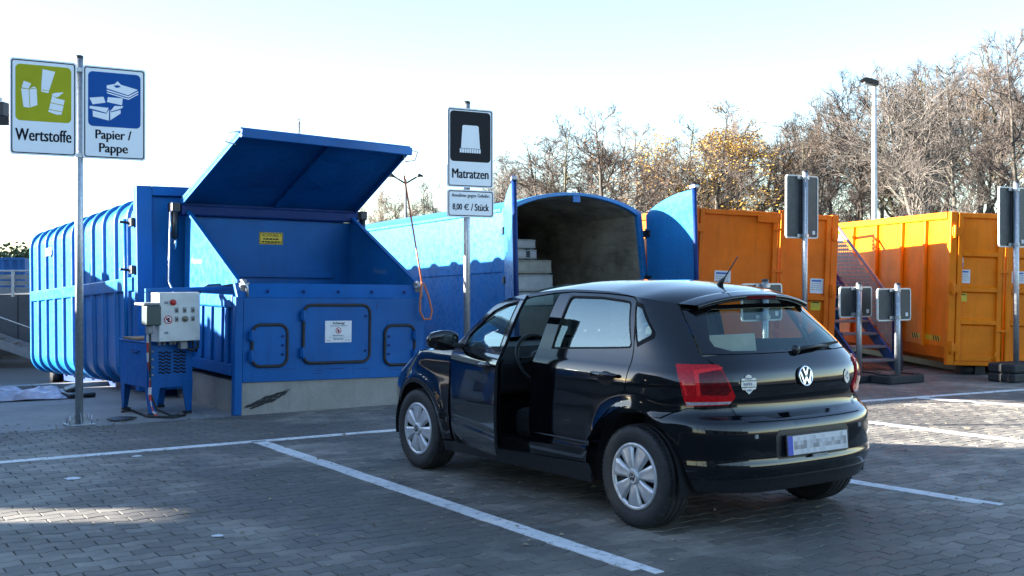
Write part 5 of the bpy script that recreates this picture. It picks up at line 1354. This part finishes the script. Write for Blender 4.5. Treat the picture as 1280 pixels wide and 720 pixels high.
# wiper
c0 = Vector(P(-tr(.01, 1.035), 1.035)) + Vector((-.012, 0, 0)); c1 = Vector(P(-tr(.38, 1.05), 1.05)) + Vector((-.018, 0, 0))
m = MB(); m.lathe([(0, .028), (-.02, .026), (-.028, .014), (-.028, 0)], 14, 'x', c0); wp = m.build('rear_wiper', BLACKP, tg)
m = MB(); m.tube([c0 + Vector((-.015, 0, 0)), c0.lerp(c1, .5) + Vector((-.022, 0, .006)), c1], [.014, .010, .006], 8); m.build('wiper_arm', BLACKP, wp)
m = MB(); m.bar(c0.lerp(c1, .25) + Vector((-.004, 0, .004)), c1 + Vector((-.006, -.05, .012)), .012, .014); m.build('wiper_blade', RUBBER, wp)
# --- roof, spoiler, bonnet, windscreen
fz = pchip([p[0] for p in RAIL[::-1]], [p[1] for p in RAIL[::-1]])
def edge(x): return P(ts(x, float(fz(x))), float(fz(x)))
def surf(name, rows, mat, parent, shade=None):
    n = len(rows[0]); vs = [p for r_ in rows for p in r_]; fs = [(j * n + i, j * n + i + 1, (j + 1) * n + i + 1, (j + 1) * n + i) for j in range(len(rows) - 1) for i in range(n - 1)]
    return MB().add(vs, fs, True).build(name, mat, parent)
VS = np.linspace(-1, 1, 33); VS = np.sign(VS) * (1 - (1 - np.abs(VS)) ** 1.5)
def roofrow(xe, bow, crown, ex=2.4, we=None, ze=None):
    e = edge(xe); y = e[1] if we is None else we; z = e[2] if ze is None else ze
    return [(xe + bow * (1 - v * v), v * y, z + crown * (1 - abs(v) ** ex)) for v in VS]
rows = []
for k in range(33):
    u = k / 32; xe = 1.30 + (-.05 - 1.30) * u
    rows.append(roofrow(xe, .09 - .17 * u, .058 + .017 * u))
surf('roof', rows, CARP, car)
# spoiler
rt = []
for k in range(7):
    u = k / 6; xe = -.052 - .12 * u
    rt.append([(xe + (-.08 + .02 * u) * (1 - v * v) - .004, v * (.525 - .05 * u ** 1.5), 1.302 - .010 * u + (.072 - .012 * u) * (1 - abs(v) ** 2.4) + .003) for v in VS])
low = [[(x + .012, y * .985, z - .032) for x, y, z in rt[-1]]] + [[(x, y, z - .02) for x, y, z in rt[0]]]
spl = surf('spoiler', [[(x, y, z - .02) for x, y, z in rt[0]]] + rt + [[(x - .006, y, z - .006) for x, y, z in rt[-1]], [(x - .003, y, z - .018) for x, y, z in rt[-1]]] + low, CARP, car)
m = MB(); r_ = rt[-1]
idx = [i for i, v in enumerate(VS) if abs(v) < .34]
vs = [(r_[i][0] - .0085, r_[i][1], r_[i][2] - .006) for i in idx] + [(r_[i][0] - .0062, r_[i][1], r_[i][2] - .026) for i in idx]; n_ = len(idx)
m.add(vs, [(i, i + 1, n_ + i + 1, n_ + i) for i in range(n_ - 1)]); m.build('brake_light', REDD, spl)
# bonnet
rows = []
fe = pchip([2.03, 2.3, 2.6, 2.9, 3.1, 3.27], [.926, .908, .868, .81, .755, .70])
for k in range(20):
    x = 2.03 + (3.13 - 2.03) * k / 19; z = float(fe(x)); e = P(ts(x, z), z)
    rows.append([(x + .14 * (1 - v * v) * (k / 19), v * e[1], z + .075 * (1 - abs(v) ** 2.2) * (1 - .35 * k / 19)) for v in VS])
rows.append([(P(TMAX - .001, .70)[0] - .02 - .30 * abs(v) ** 3, v * .70, .705) for v in VS])
surf('bonnet', rows, CARP, car)
rows = []
for k in range(15):
    u = k / 14; xe = 2.02 + (1.30 - 2.02) * u; e = edge(xe)
    rows.append([(xe + (.34 - .25 * u) * (1 - v * v), v * (e[1] - .01), e[2] + (.035 + .04 * u) * (1 - abs(v) ** 2.4)) for v in VS])
surf('windscreen', rows, GLASS, car)
surf('cowl', [[(2.03 + .14 * 0 * (1 - v * v), v * .76, .93 + .06 * (1 - v * v)) for v in VS], [(2.03 + .36 * (1 - v * v), v * .76, .945 + .03 * (1 - v * v)) for v in VS]], BLACKP, car)
# aerial
m = MB(); ab = Vector((.20, 0, 1.425)); ab = Vector((.10, 0, 1.400)); m.tube([ab + Vector((.03, 0, -.02)), ab + Vector((.0, 0, .03)), ab + Vector((-.025, 0, .05))], [.026, .017, .008], 10); ae = m.build('aerial', BLACKP, car)
m = MB(); m.tube([ab + Vector((-.02, 0, .045)), ab + Vector((-.14, 0, .185))], .0042, 8); m.build('aerial_rod', BLACKP, ae)
# --- inside
MB().box((-.30, -.64, .235), (2.35, .64, .30)).build('floor_pan', INTER, car)
MB().box((2.0, -.70, .3), (2.2, .70, .92)).build('bulkhead', INTER, car)
MB().prism([(2.08, .60), (1.62, .62), (1.60, .84), (1.72, .95), (2.15, .97)], (0, -.66, 0), (1, 0, 0), (0, 0, 1), (0, 1, 0), 1.32).build('dashboard', INTER, car, .03)
for x0, z1 in ((-.42, .62),): MB().box((x0, -.62, .3), (-.05, .62, z1)).build('boot_floor', INTER, car)
for s_ in (-1, 1):
    both_ = MB().box((-.42, s_ * .62 - .02, .3), (1.9, s_ * .62 + .02, .32)).build('side_trim', INTER, car)
    m = MB(); yb = s_ * .735
    m.prism([(1.0, .30), (.86, .30), (.86, .97), (.86, 1.335), (.945, 1.335), (.975, .97)], (0, yb - .03 if s_ > 0 else yb - .03, 0), (1, 0, 0), (0, 0, 1), (0, 1, 0), .05)
    # pillar leans in with the glass
    for i, v in enumerate(m.v): m.v[i] = (v[0], v[1] - s_ * max(0, v[2] - .95) * .40 + s_ * .025, v[2])
    m.build('centre_pillar', CARP if s_ > 0 else INTER, car, .006)
def seat(y, x, nm='front_seat'):
    t = MB().box((x - .26, y - .25, .34), (x + .26, y + .25, .54)).build(nm, SEATF, car, .05)
    MB().prism([(x - .22, .50), (x - .06, .52), (x - .22, 1.06), (x - .34, 1.04)], (0, y - .24, 0), (1, 0, 0), (0, 0, 1), (0, 1, 0), .48).build('backrest', SEATF, t, .05)
    MB().prism([(x - .36, 1.11), (x - .26, 1.11), (x - .28, 1.29), (x - .37, 1.28)], (0, y - .13, 0), (1, 0, 0), (0, 0, 1), (0, 1, 0), .26).build('headrest', SEATF, t, .035)
    m = MB(); m.tube([(x - .29, y - .06, 1.02), (x - .31, y - .06, 1.14)], .008, 6); m.tube([(x - .29, y + .06, 1.02), (x - .31, y + .06, 1.14)], .008, 6); m.build('headrest_post', CHROME, t)
seat(.36, 1.25); seat(-.36, 1.25)
rs_ = MB().box((.12, -.60, .34), (.60, .60, .50)).build('rear_seat', SEATF, car, .05)
MB().prism([(.10, .46), (.22, .48), (.06, .92), (-.04, .90)], (0, -.60, 0), (1, 0, 0), (0, 0, 1), (0, 1, 0), 1.2).build('backrest', SEATF, rs_, .04)
sw = [(1.58 + .0 * math.cos(a) , .36 + .185 * math.cos(a), .86 + .185 * math.sin(a)) for a in [k * math.pi / 14 for k in range(28)]]
sw = [(1.55 + (z - .86) * -.42 * -1, y, .86 + (z - .86) * .92) for x, y, z in sw]
m = MB(); m.tube(sw, .016, 8, closed=True); stw = m.build('steering_wheel', BLACKP, car)
m = MB(); m.lathe([(-.02, .0), (-.02, .06), (.02, .065), (.03, .03)], 14, 'x', (1.56, .36, .86)); m.bar((1.555, .20, .87), (1.555, .52, .87), .03, .025); m.bar((1.555, .36, .86), (1.52, .36, .71), .03, .025); m.tube([(1.58, .36, .86), (1.85, .36, .72)], .03, 8); m.build('wheel_hub', BLACKP, stw)
MB().box((1.42, -.09, 1.30), (1.45, .12, 1.36)).build('inner_mirror', BLACKP, car, .01)
bxo = MB().box((-.27, .05, .64), (.02, .52, 1.10), Matrix.Rotation(R(10), 3, 'Y')).build('cardboard_box', CARDB, None, .006)
bxo.location = car.location; bxo.rotation_euler = car.rotation_euler; tag(bxo, 'beige cardboard box standing in the boot behind the car rear window', 'box')
MB().box((.38, -.62, .19), (2.1, .62, .23)).build('underbody', DARK, car)
MB().box((-.52, -.60, .30), (-.40, .60, .62)).build('rear_bulkhead', DARK, car)
MB().box((2.5, -.6, .2), (3.15, .6, .62)).build('engine_bay', DARK, car)
# wheels
def wheel():
    w_ = bpy.data.objects.new('wheel', None)
    prof = [(-.085, .20), (-.095, .215), (-.100, .25), (-.096, .275), (-.082, .293), (-.066, .300), (-.064, .294), (-.056, .294), (-.054, .302), (-.028, .303), (-.026, .296), (-.016, .296), (-.014, .303), (.014, .303), (.016, .296), (.026, .296), (.028, .303), (.054, .302), (.056, .294), (.064, .294), (.066, .300), (.082, .293), (.096, .275), (.100, .25), (.095, .215), (.085, .20)]
    m = MB(); m.lathe(prof, 72, 'y'); ty = m.build('wheel', TYRE, car)
    for k in range(60):
        a = 2 * math.pi * k / 60
    m = MB()
    for k in range(64):
        a = 2 * math.pi * k / 64; c_, s_ = math.cos(a), math.sin(a); t_ = Vector((-s_, 0, c_)); o_ = Vector((c_, 0, s_))
        for y0, y1 in ((.060, .090), (-.090, -.060)):
            vs = [o_ * (.2985 if abs(y) < .07 else .2905) + Vector((0, y, 0)) + t_ * d_ + o_ * h for h in (0, .0045) for y, d_ in ((y0, -.007), (y1, -.007), (y1, .007), (y0, .007))]
            m.add(vs, [(0, 1, 2, 3), (4, 5, 6, 7), (0, 1, 5, 4), (1, 2, 6, 5), (2, 3, 7, 6), (3, 0, 4, 7)])
    tag(m.build('tread_block', TYRE, ty), kind='stuff')
    m = MB(); m.lathe([(.02, .0), (.02, .19), (.075, .197), (.083, .203)], 48, 'y'); m.build('rim', BLACKP, ty)
    m = MB(); m.lathe([(.070, .196), (.088, .198), (.094, .190), (.090, .176), (.080, .168)], 56, 'y'); hc = m.build('hubcap', WHEELS, ty)
    for k in range(7):
        a = 2 * math.pi * k / 7 + .22; m = MB(); t_, o_ = Vector((-math.sin(a), 0, math.cos(a))), Vector((math.cos(a), 0, math.sin(a))); rows_ = []
        for r_, hw, y, dish in ((.030, .022, .086, .0), (.06, .028, .094, .003), (.10, .038, .098, .005), (.14, .050, .096, .005), (.165, .058, .092, .003), (.185, .062, .087, .0)):
            rows_.append([o_ * r_ + t_ * (hw * f_) + Vector((0, y - (.022 if abs(f_) == 1 else 0) - dish * (1 - abs(f_)), 0)) for f_ in (-1, -.82, -.4, 0, .4, .82, 1)])
        vs = [p for q in rows_ for p in q]; m.add(vs, [(j * 7 + i, j * 7 + i + 1, (j + 1) * 7 + i + 1, (j + 1) * 7 + i) for j in range(5) for i in range(6)], True)
        m.build('hubcap_spoke', WHEELS, hc)
    m = MB(); m.lathe([(.080, .047), (.100, .045), (.104, .036), (.102, .032)], 28, 'y'); m.lathe([(.102, .032), (.103, 0)], 28, 'y'); m.build('centre_cap', WHEELS, hc)
    m = MB()
    for a_, b_ in (((-.011, .024), (0, .003)), ((0, .003), (.011, .024)), ((-.022, .012), (-.011, -.022)), ((-.011, -.022), (0, -.002)), ((0, -.002), (.011, -.022)), ((.011, -.022), (.022, .012))):
        m.bar((-a_[0], .1045, a_[1]), (-b_[0], .1045, b_[1]), .005, .002, (0, 1, 0))
    m.build('cap_emblem', BLACKP, hc)
    return ty
w0 = wheel()
def kids(o): return [c for c in bpy.data.objects if c.parent == o]
for i, (x, y, rz, spin) in enumerate(((0, .728, 0, .0), (2.47, .728, 0, .55), (0, -.728, 180, .3), (2.47, -.728, 180, .8))):
    if i == 0: w0.location = (x, y, .300); w0.rotation_euler = (0, 0, 0); continue
    c = copy_part(w0, car, (x, y, .300), (0, spin, R(rz)))
    for ch in kids(w0):
        d = copy_part(ch, c)
        for gch in kids(ch): copy_part(gch, d)
for xc in (0, 2.47):
    for s_ in (-1, 1):
        vs, fs = [], []; y0, y1 = s_ * .50, s_ * .80
        pts = arc(xc, .305, .368, -12, 192, 22); n_ = len(pts)
        vs = [(x, y0, z) for x, z in pts] + [(x, y1, z) for x, z in pts]
        fs = [(i, i + 1, n_ + i + 1, n_ + i) for i in range(n_ - 1)] + [tuple(range(n_))]
        MB().add(vs, fs).build('wheel_arch', DARK, car)

# ------------------------------------------------------------------ bare autumn trees
def tree_mesh(seed, H, r0, spread, nprim, nsec, nter, lean=0, first=.25, fork=False):
    rg = random.Random(seed); tv, tf = [], []; cv, cf = [], []; leaves = []
    def seg_tube(V_, F_, pts, rs, n):
        k = len(V_); t = (pts[-1] - pts[0]).normalized(); u = t.orthogonal().normalized(); b = t.cross(u)
        for p, r in zip(pts, rs):
            for i in range(n):
                a = 2 * math.pi * i / n; V_.append(tuple(p + u * (r * math.cos(a)) + b * (r * math.sin(a))))
        for j in range(len(pts) - 1):
            for i in range(n): F_.append((k + j * n + i, k + j * n + (i + 1) % n, k + (j + 1) * n + (i + 1) % n, k + (j + 1) * n + i))
    def path(p, d, L, n, wob, upw):
        pts = [p.copy()]; d = d.normalized()
        for i in range(n):
            d = (d + Vector((rg.gauss(0, wob), rg.gauss(0, wob), rg.gauss(0, wob) + upw))).normalized(); p = p + d * (L / n); pts.append(p.copy())
        return pts
    def at(pts, f):
        x = f * (len(pts) - 1); i = min(len(pts) - 2, int(x)); return pts[i].lerp(pts[i + 1], x - i), (pts[i + 1] - pts[i]).normalized()
    def side(d, ang):
        u = d.orthogonal().normalized(); u.rotate(Matrix.Rotation(rg.uniform(0, 6.283), 3, d)); return (d * math.cos(ang) + u * math.sin(ang)).normalized()
    stems = [path(Vector((0, 0, -.6)), Vector((lean, rg.gauss(0, .04), 1)), H * .96, 12, .045, .03)]
    if fork:
        q, d = at(stems[0], .3); stems.append(path(q, (d + Vector((-.35, .1, 0))), H * .62, 9, .06, .06))
    for si, trunk in enumerate(stems):
        rr0 = r0 * (1 if si == 0 else .65); n = len(trunk)
        seg_tube(tv, tf, trunk, [rr0 * (1 - .93 * (i / (n - 1)) ** .85) for i in range(n)], 8)
        for a in range(nprim):
            f = first + (.97 - first) * ((a + rg.random()) / nprim) ** .9
            q, d = at(trunk, f); L = spread * H * (1.05 - f) ** .65 * rg.uniform(.6, 1.15)
            pr = path(q, side(d, R(rg.uniform(38, 68))), L, 6, .13, .10); r1 = rr0 * (1 - f) * .42 + .018
            seg_tube(tv, tf, pr, [r1 * (1 - .75 * i / 6) for i in range(7)], 5)
            q_l = min(1.0, (L / (spread * H * .55)) ** .8)
            for b in range(max(2, round(nsec * q_l))):
                g = rg.uniform(.2, 1.0); q2, d2 = at(pr, g)
                sc = path(q2, side(d2, R(rg.uniform(25, 60))), max(.5, L * rg.uniform(.28, .55)), 4, .16, .15); r2 = .013 + r1 * .18
                seg_tube(cv, cf, sc, [r2 * (1 - .6 * i / 4) for i in range(5)], 3)
                for c in range(max(2, round(nter * q_l))):
                    q3, d3 = at(sc, rg.uniform(.15, 1)); tl = max(.35, L * rg.uniform(.14, .30))
                    tw = path(q3, side(d3, R(rg.uniform(20, 55))), tl, 2, .2, .08); seg_tube(cv, cf, tw, [.009, .007, .005], 3)
                    leaves.append(tw[-1]); leaves.append(tw[1])
                    for e in range(3):
                        q4, d4 = at(tw, rg.uniform(.3, 1)); tt = path(q4, side(d4, R(rg.uniform(20, 50))), tl * .55, 1, .2, .05); seg_tube(cv, cf, tt, [.007, .005], 3); leaves.append(tt[-1])
    return (tv, tf), (cv, cf), leaves
def mk(nm, vf, mat):
    me = bpy.data.meshes.new(nm); me.from_pydata(vf[0], [], vf[1]); me.materials.append(mat); me.update(); return me
def leaf_mesh(pts, frac, size, mat, seed, spread=.12):
    rg = random.Random(seed); v, f = [], []
    from mathutils import noise as nz_
    for p in pts:
        if rg.random() > frac * 1.9 or nz_.noise(p * .55 + Vector((seed * 7.1, 0, 0))) < .02: continue
        for _ in range(2):
            c = p + Vector((rg.gauss(0, spread), rg.gauss(0, spread), rg.gauss(0, spread))); s = size * rg.uniform(.6, 1.3)
            a = Vector((rg.gauss(0, 1), rg.gauss(0, 1), rg.gauss(0, 1))).normalized(); b = a.orthogonal().normalized(); k = len(v)
            v += [tuple(c + a * s), tuple(c + b * s * .6), tuple(c - a * s), tuple(c - b * s * .6)]; f.append((k, k + 1, k + 2, k + 3))
    return mk('foliage', (v, f), mat)
VAR = []
specs = [(1, 12, .17, .30, 16, 9, 8, 0, .25, False), (2, 12, .14, .26, 19, 8, 8, .05, .3, False), (3, 12, .20, .36, 15, 10, 8, -.06, .22, True),
         (4, 12, .12, .22, 21, 7, 8, .03, .35, False), (5, 12, .19, .34, 16, 10, 8, .10, .3, True), (6, 12, .15, .30, 17, 9, 8, -.03, .2, False)]
for i, s in enumerate(specs):
    tr, cr_, lv = tree_mesh(*s); VAR.append((mk('trunk', tr, BARK[i % 3]), mk('crown', cr_, TWIG[i % 3]), lv))
LEAFM = [leaf_mesh(VAR[0][2], .42, .046, LEAFY, 1), leaf_mesh(VAR[0][2], .14, .040, LEAFR, 2), leaf_mesh(VAR[2][2], .12, .046, LEAFY, 3)]
def tree(px, y, top_px, var, label, rz, leaf=None, ybase=-1.0):
    x = (px - 640) / 1450 * y; h = 1.515 + (335 - top_px) / 1450 * y - ybase; s = h / 10.9
    t = thing('bare_tree' if leaf is None else 'autumn_tree', label, 'tree', (x, y, ybase), (0, 0, R(rz)), 'trees behind the containers')
    wd = 1.45 if 640 < px < 945 else 1.1; t.scale = (s * wd, s * wd, s)
    for nm, me in (('trunk', VAR[var][0]), ('crown', VAR[var][1])):
        o = bpy.data.objects.new(nm, me); link(o, t)
    if leaf is not None: o = bpy.data.objects.new('foliage', LEAFM[leaf]); link(o, t)
TL = [ # px, depth, top px, variant, rotation, leaf, label
 (1278, 40, 42, 0, 20, None, 'tallest bare tree at the right picture edge'),
 (1236, 46, 50, 3, 80, None, 'tall slim bare tree just left of the right picture edge'),
 (1200, 41, 74, 1, 140, None, 'bare tree rising behind the right orange container, above its door hinge'),
 (1160, 38, 84, 4, 200, None, 'leaning forked bare tree above the right orange container'),
 (1128, 44, 96, 2, 35, None, 'broad forked bare tree right of the tall street lamp'),
 (1108, 50, 92, 5, 260, None, 'bare tree directly behind the tall street lamp, slightly right'),
 (1072, 43, 104, 3, 300, None, 'slim bare tree just left of the tall street lamp'),
 (1044, 52, 128, 0, 110, None, 'bare tree above the stairs between the orange containers'),
 (1018, 46, 146, 1, 15, None, 'bare tree above the right door of the left orange container'),
 (990, 50, 150, 5, 170, None, 'bare tree behind the tall back-facing sign of the left orange container'),
 (962, 45, 152, 3, 60, None, 'slim bare tree left of the tall back-facing sign'),
 (936, 52, 148, 2, 225, None, 'forked bare tree right of the yellow leaved tree'),
 (893, 45, 134, 0, 330, 0, 'tree still carrying yellow leaves above the open blue door'),
 (862, 50, 172, 2, 95, 2, 'low tree with few yellow leaves left of the yellow tree'),
 (832, 62, 196, 1, 250, None, 'faint bare tree right of the reddish tree behind the mattress container'),
 (762, 44, 138, 0, 40, 1, 'reddish leaved tree peaking above the mattress container arch'),
 (716, 47, 152, 5, 290, None, 'forked bare tree left of the reddish tree'),
 (682, 50, 176, 0, 130, None, 'bare tree above the left end of the mattress container arch'),
 (802, 50, 160, 0, 20, None, 'slim bare tree between the reddish tree and the open door'),
 (622, 60, 208, 4, 75, None, 'bare tree peeping out right of the mattress sign'),
 (655, 55, 196, 1, 210, None, 'bare tree right beside the open left door of the mattress container'),
 (548, 66, 232, 0, 55, None, 'low bare tree between the press lid and the mattress sign'),
 (522, 70, 226, 5, 160, None, 'bare tree at the distant double armed lamp'),
 (484, 74, 240, 2, 240, None, 'low bare tree seen underneath the press lid'),
 (452, 72, 252, 3, 10, None, 'lowest bare tree at the right foot of the press lid'),
 (1256, 54, 66, 2, 330, None, 'forked bare tree in the second row at the right edge'),
 (1180, 56, 92, 0, 190, None, 'bare tree in the second row above the right orange container'),
 (1090, 58, 116, 1, 65, None, 'bare tree in the second row behind the lamp pole'),
 (975, 60, 160, 0, 280, None, 'bare tree in the second row behind the left orange container'),
 (912, 60, 160, 3, 120, None, 'slim bare tree in the second row behind the yellow tree'),
 (1140, 60, 100, 5, 20, None, 'bare tree in the second row between lamp and right edge'),
 (1218, 62, 84, 4, 100, None, 'leaning bare tree in the second row near the right edge'),
 (1010, 62, 150, 4, 310, None, 'leaning bare tree in the second row behind the back-facing sign'),
 (745, 60, 160, 0, 205, None, 'bare tree in the second row behind the reddish tree'),
 (668, 63, 184, 3, 33, None, 'slim bare tree in the second row above the left end of the container arch'),
 (700, 58, 166, 1, 147, None, 'bare tree in the second row left of the reddish tree'),
 (780, 60, 156, 5, 263, None, 'bare tree in the second row just right of the reddish tree'),
 (818, 64, 182, 3, 12, None, 'slim bare tree in the second row above the right end of the container arch'),
 (640, 68, 206, 0, 190, None, 'bare tree in the second row behind the open left door of the mattress container'),
 (850, 63, 186, 0, 77, None, 'bare tree in the second row left of the yellow tree'),
 (875, 58, 152, 5, 301, 2, 'tree with scattered yellow leaves behind the yellow tree, slightly left'),
 (568, 72, 238, 1, 120, None, 'low bare tree right behind the mattress sign pole'),
 (500, 76, 240, 5, 40, None, 'low bare tree left of the distant double armed lamp'),
]
for px, y, tp, va, rz, lf, lb_ in TL: tree(px, y, tp, va, lb_, rz, lf)
# evergreen bushes behind the ramp at the far left
def bush(label, px, y, top_px, wd, zb_):
    x = (px - 640) / 1450 * y; h = 1.515 + (335 - top_px) / 1450 * y - zb_; rg = random.Random(int(px) + 3)
    t = thing('evergreen_tree', label, 'tree', (x, y, zb_), (0, 0, 0)); m = MB(); m.tube([(0, 0, 0), (.05, 0, h * .5), (0, 0, h * .92)], [.16, .1, .02], 7)
    for k in range(14):
        f = .3 + .6 * k / 14; a = k * 2.4; m.tube([(0, 0, h * f), (wd * .4 * (1.1 - f) * math.cos(a), wd * .4 * (1.1 - f) * math.sin(a), h * (f + .1))], [.04, .01], 5)
    m.build('trunk', BARK[0], t)
    v, f = [], []; cl = [(rg.gauss(0, wd * .26), rg.gauss(0, wd * .26), h * rg.uniform(.3, .9)) for _ in range(34)]
    for c in cl:
        for _ in range(110):
            p = Vector(c) + Vector((rg.gauss(0, .22), rg.gauss(0, .22), rg.gauss(0, .2))); a = Vector((rg.gauss(0, 1), rg.gauss(0, 1), rg.gauss(0, 1))).normalized(); b = a.orthogonal(); s = rg.uniform(.05, .1); k = len(v)
            v += [tuple(p + a * s), tuple(p + b * s * .6), tuple(p - a * s), tuple(p - b * s * .6)]; f.append((k, k + 1, k + 2, k + 3))
    o = bpy.data.objects.new('crown', mk('crown', (v, f), LEAFG)); link(o, t)
bush('dark evergreen tree behind the stacked container at the far left', 8, 42, 303, 3.2, -1.6)
bush('small dark evergreen tree right of the stacked container at the far left', 40, 44, 308, 1.8, -1.6)
# scrub closing the view under the crowns
v, f = [], []; rg = random.Random(21)
for i in range(9000):
    x = rg.uniform(-22, 34); y = rg.uniform(58, 68); z = -1.2 + abs(rg.gauss(0, 1)) * 1.3; p = Vector((x, y, z)); d = Vector((rg.gauss(0, .5), rg.gauss(0, .3), 1)).normalized(); L = rg.uniform(.4, 1.1); u = Vector((.012, .004, 0)); k = len(v)
    v += [tuple(p - u), tuple(p + u), tuple(p + d * L)]; f.append((k, k + 1, k + 2))
o = bpy.data.objects.new('scrub', mk('scrub', (v, f), TWIG[0])); link(o); tag(o, kind='stuff')

# wood behind the camera, seen only as a reflection in the car
tr_, cr2, _l = tree_mesh(9, 12, .2, .34, 13, 7, 3)
v, f = [], []; rg = random.Random(8)
for i in range(11):
    ox, oy, s_, a_ = -16 + i * 4.2 + rg.uniform(-1, 1), -26 + rg.uniform(-4, 4), rg.uniform(.8, 1.15), rg.uniform(0, 6.28); c_, n_ = math.cos(a_) * s_, math.sin(a_) * s_
    for V_, F_ in (tr_, cr2):
        k = len(v); v += [(ox + x * c_ - y * n_, oy + x * n_ + y * c_, z * s_) for x, y, z in V_]; f += [tuple(j + k for j in q) for q in F_]
o = bpy.data.objects.new('wood', mk('wood', (v, f), BARK[0])); link(o); tag(o, kind='stuff')
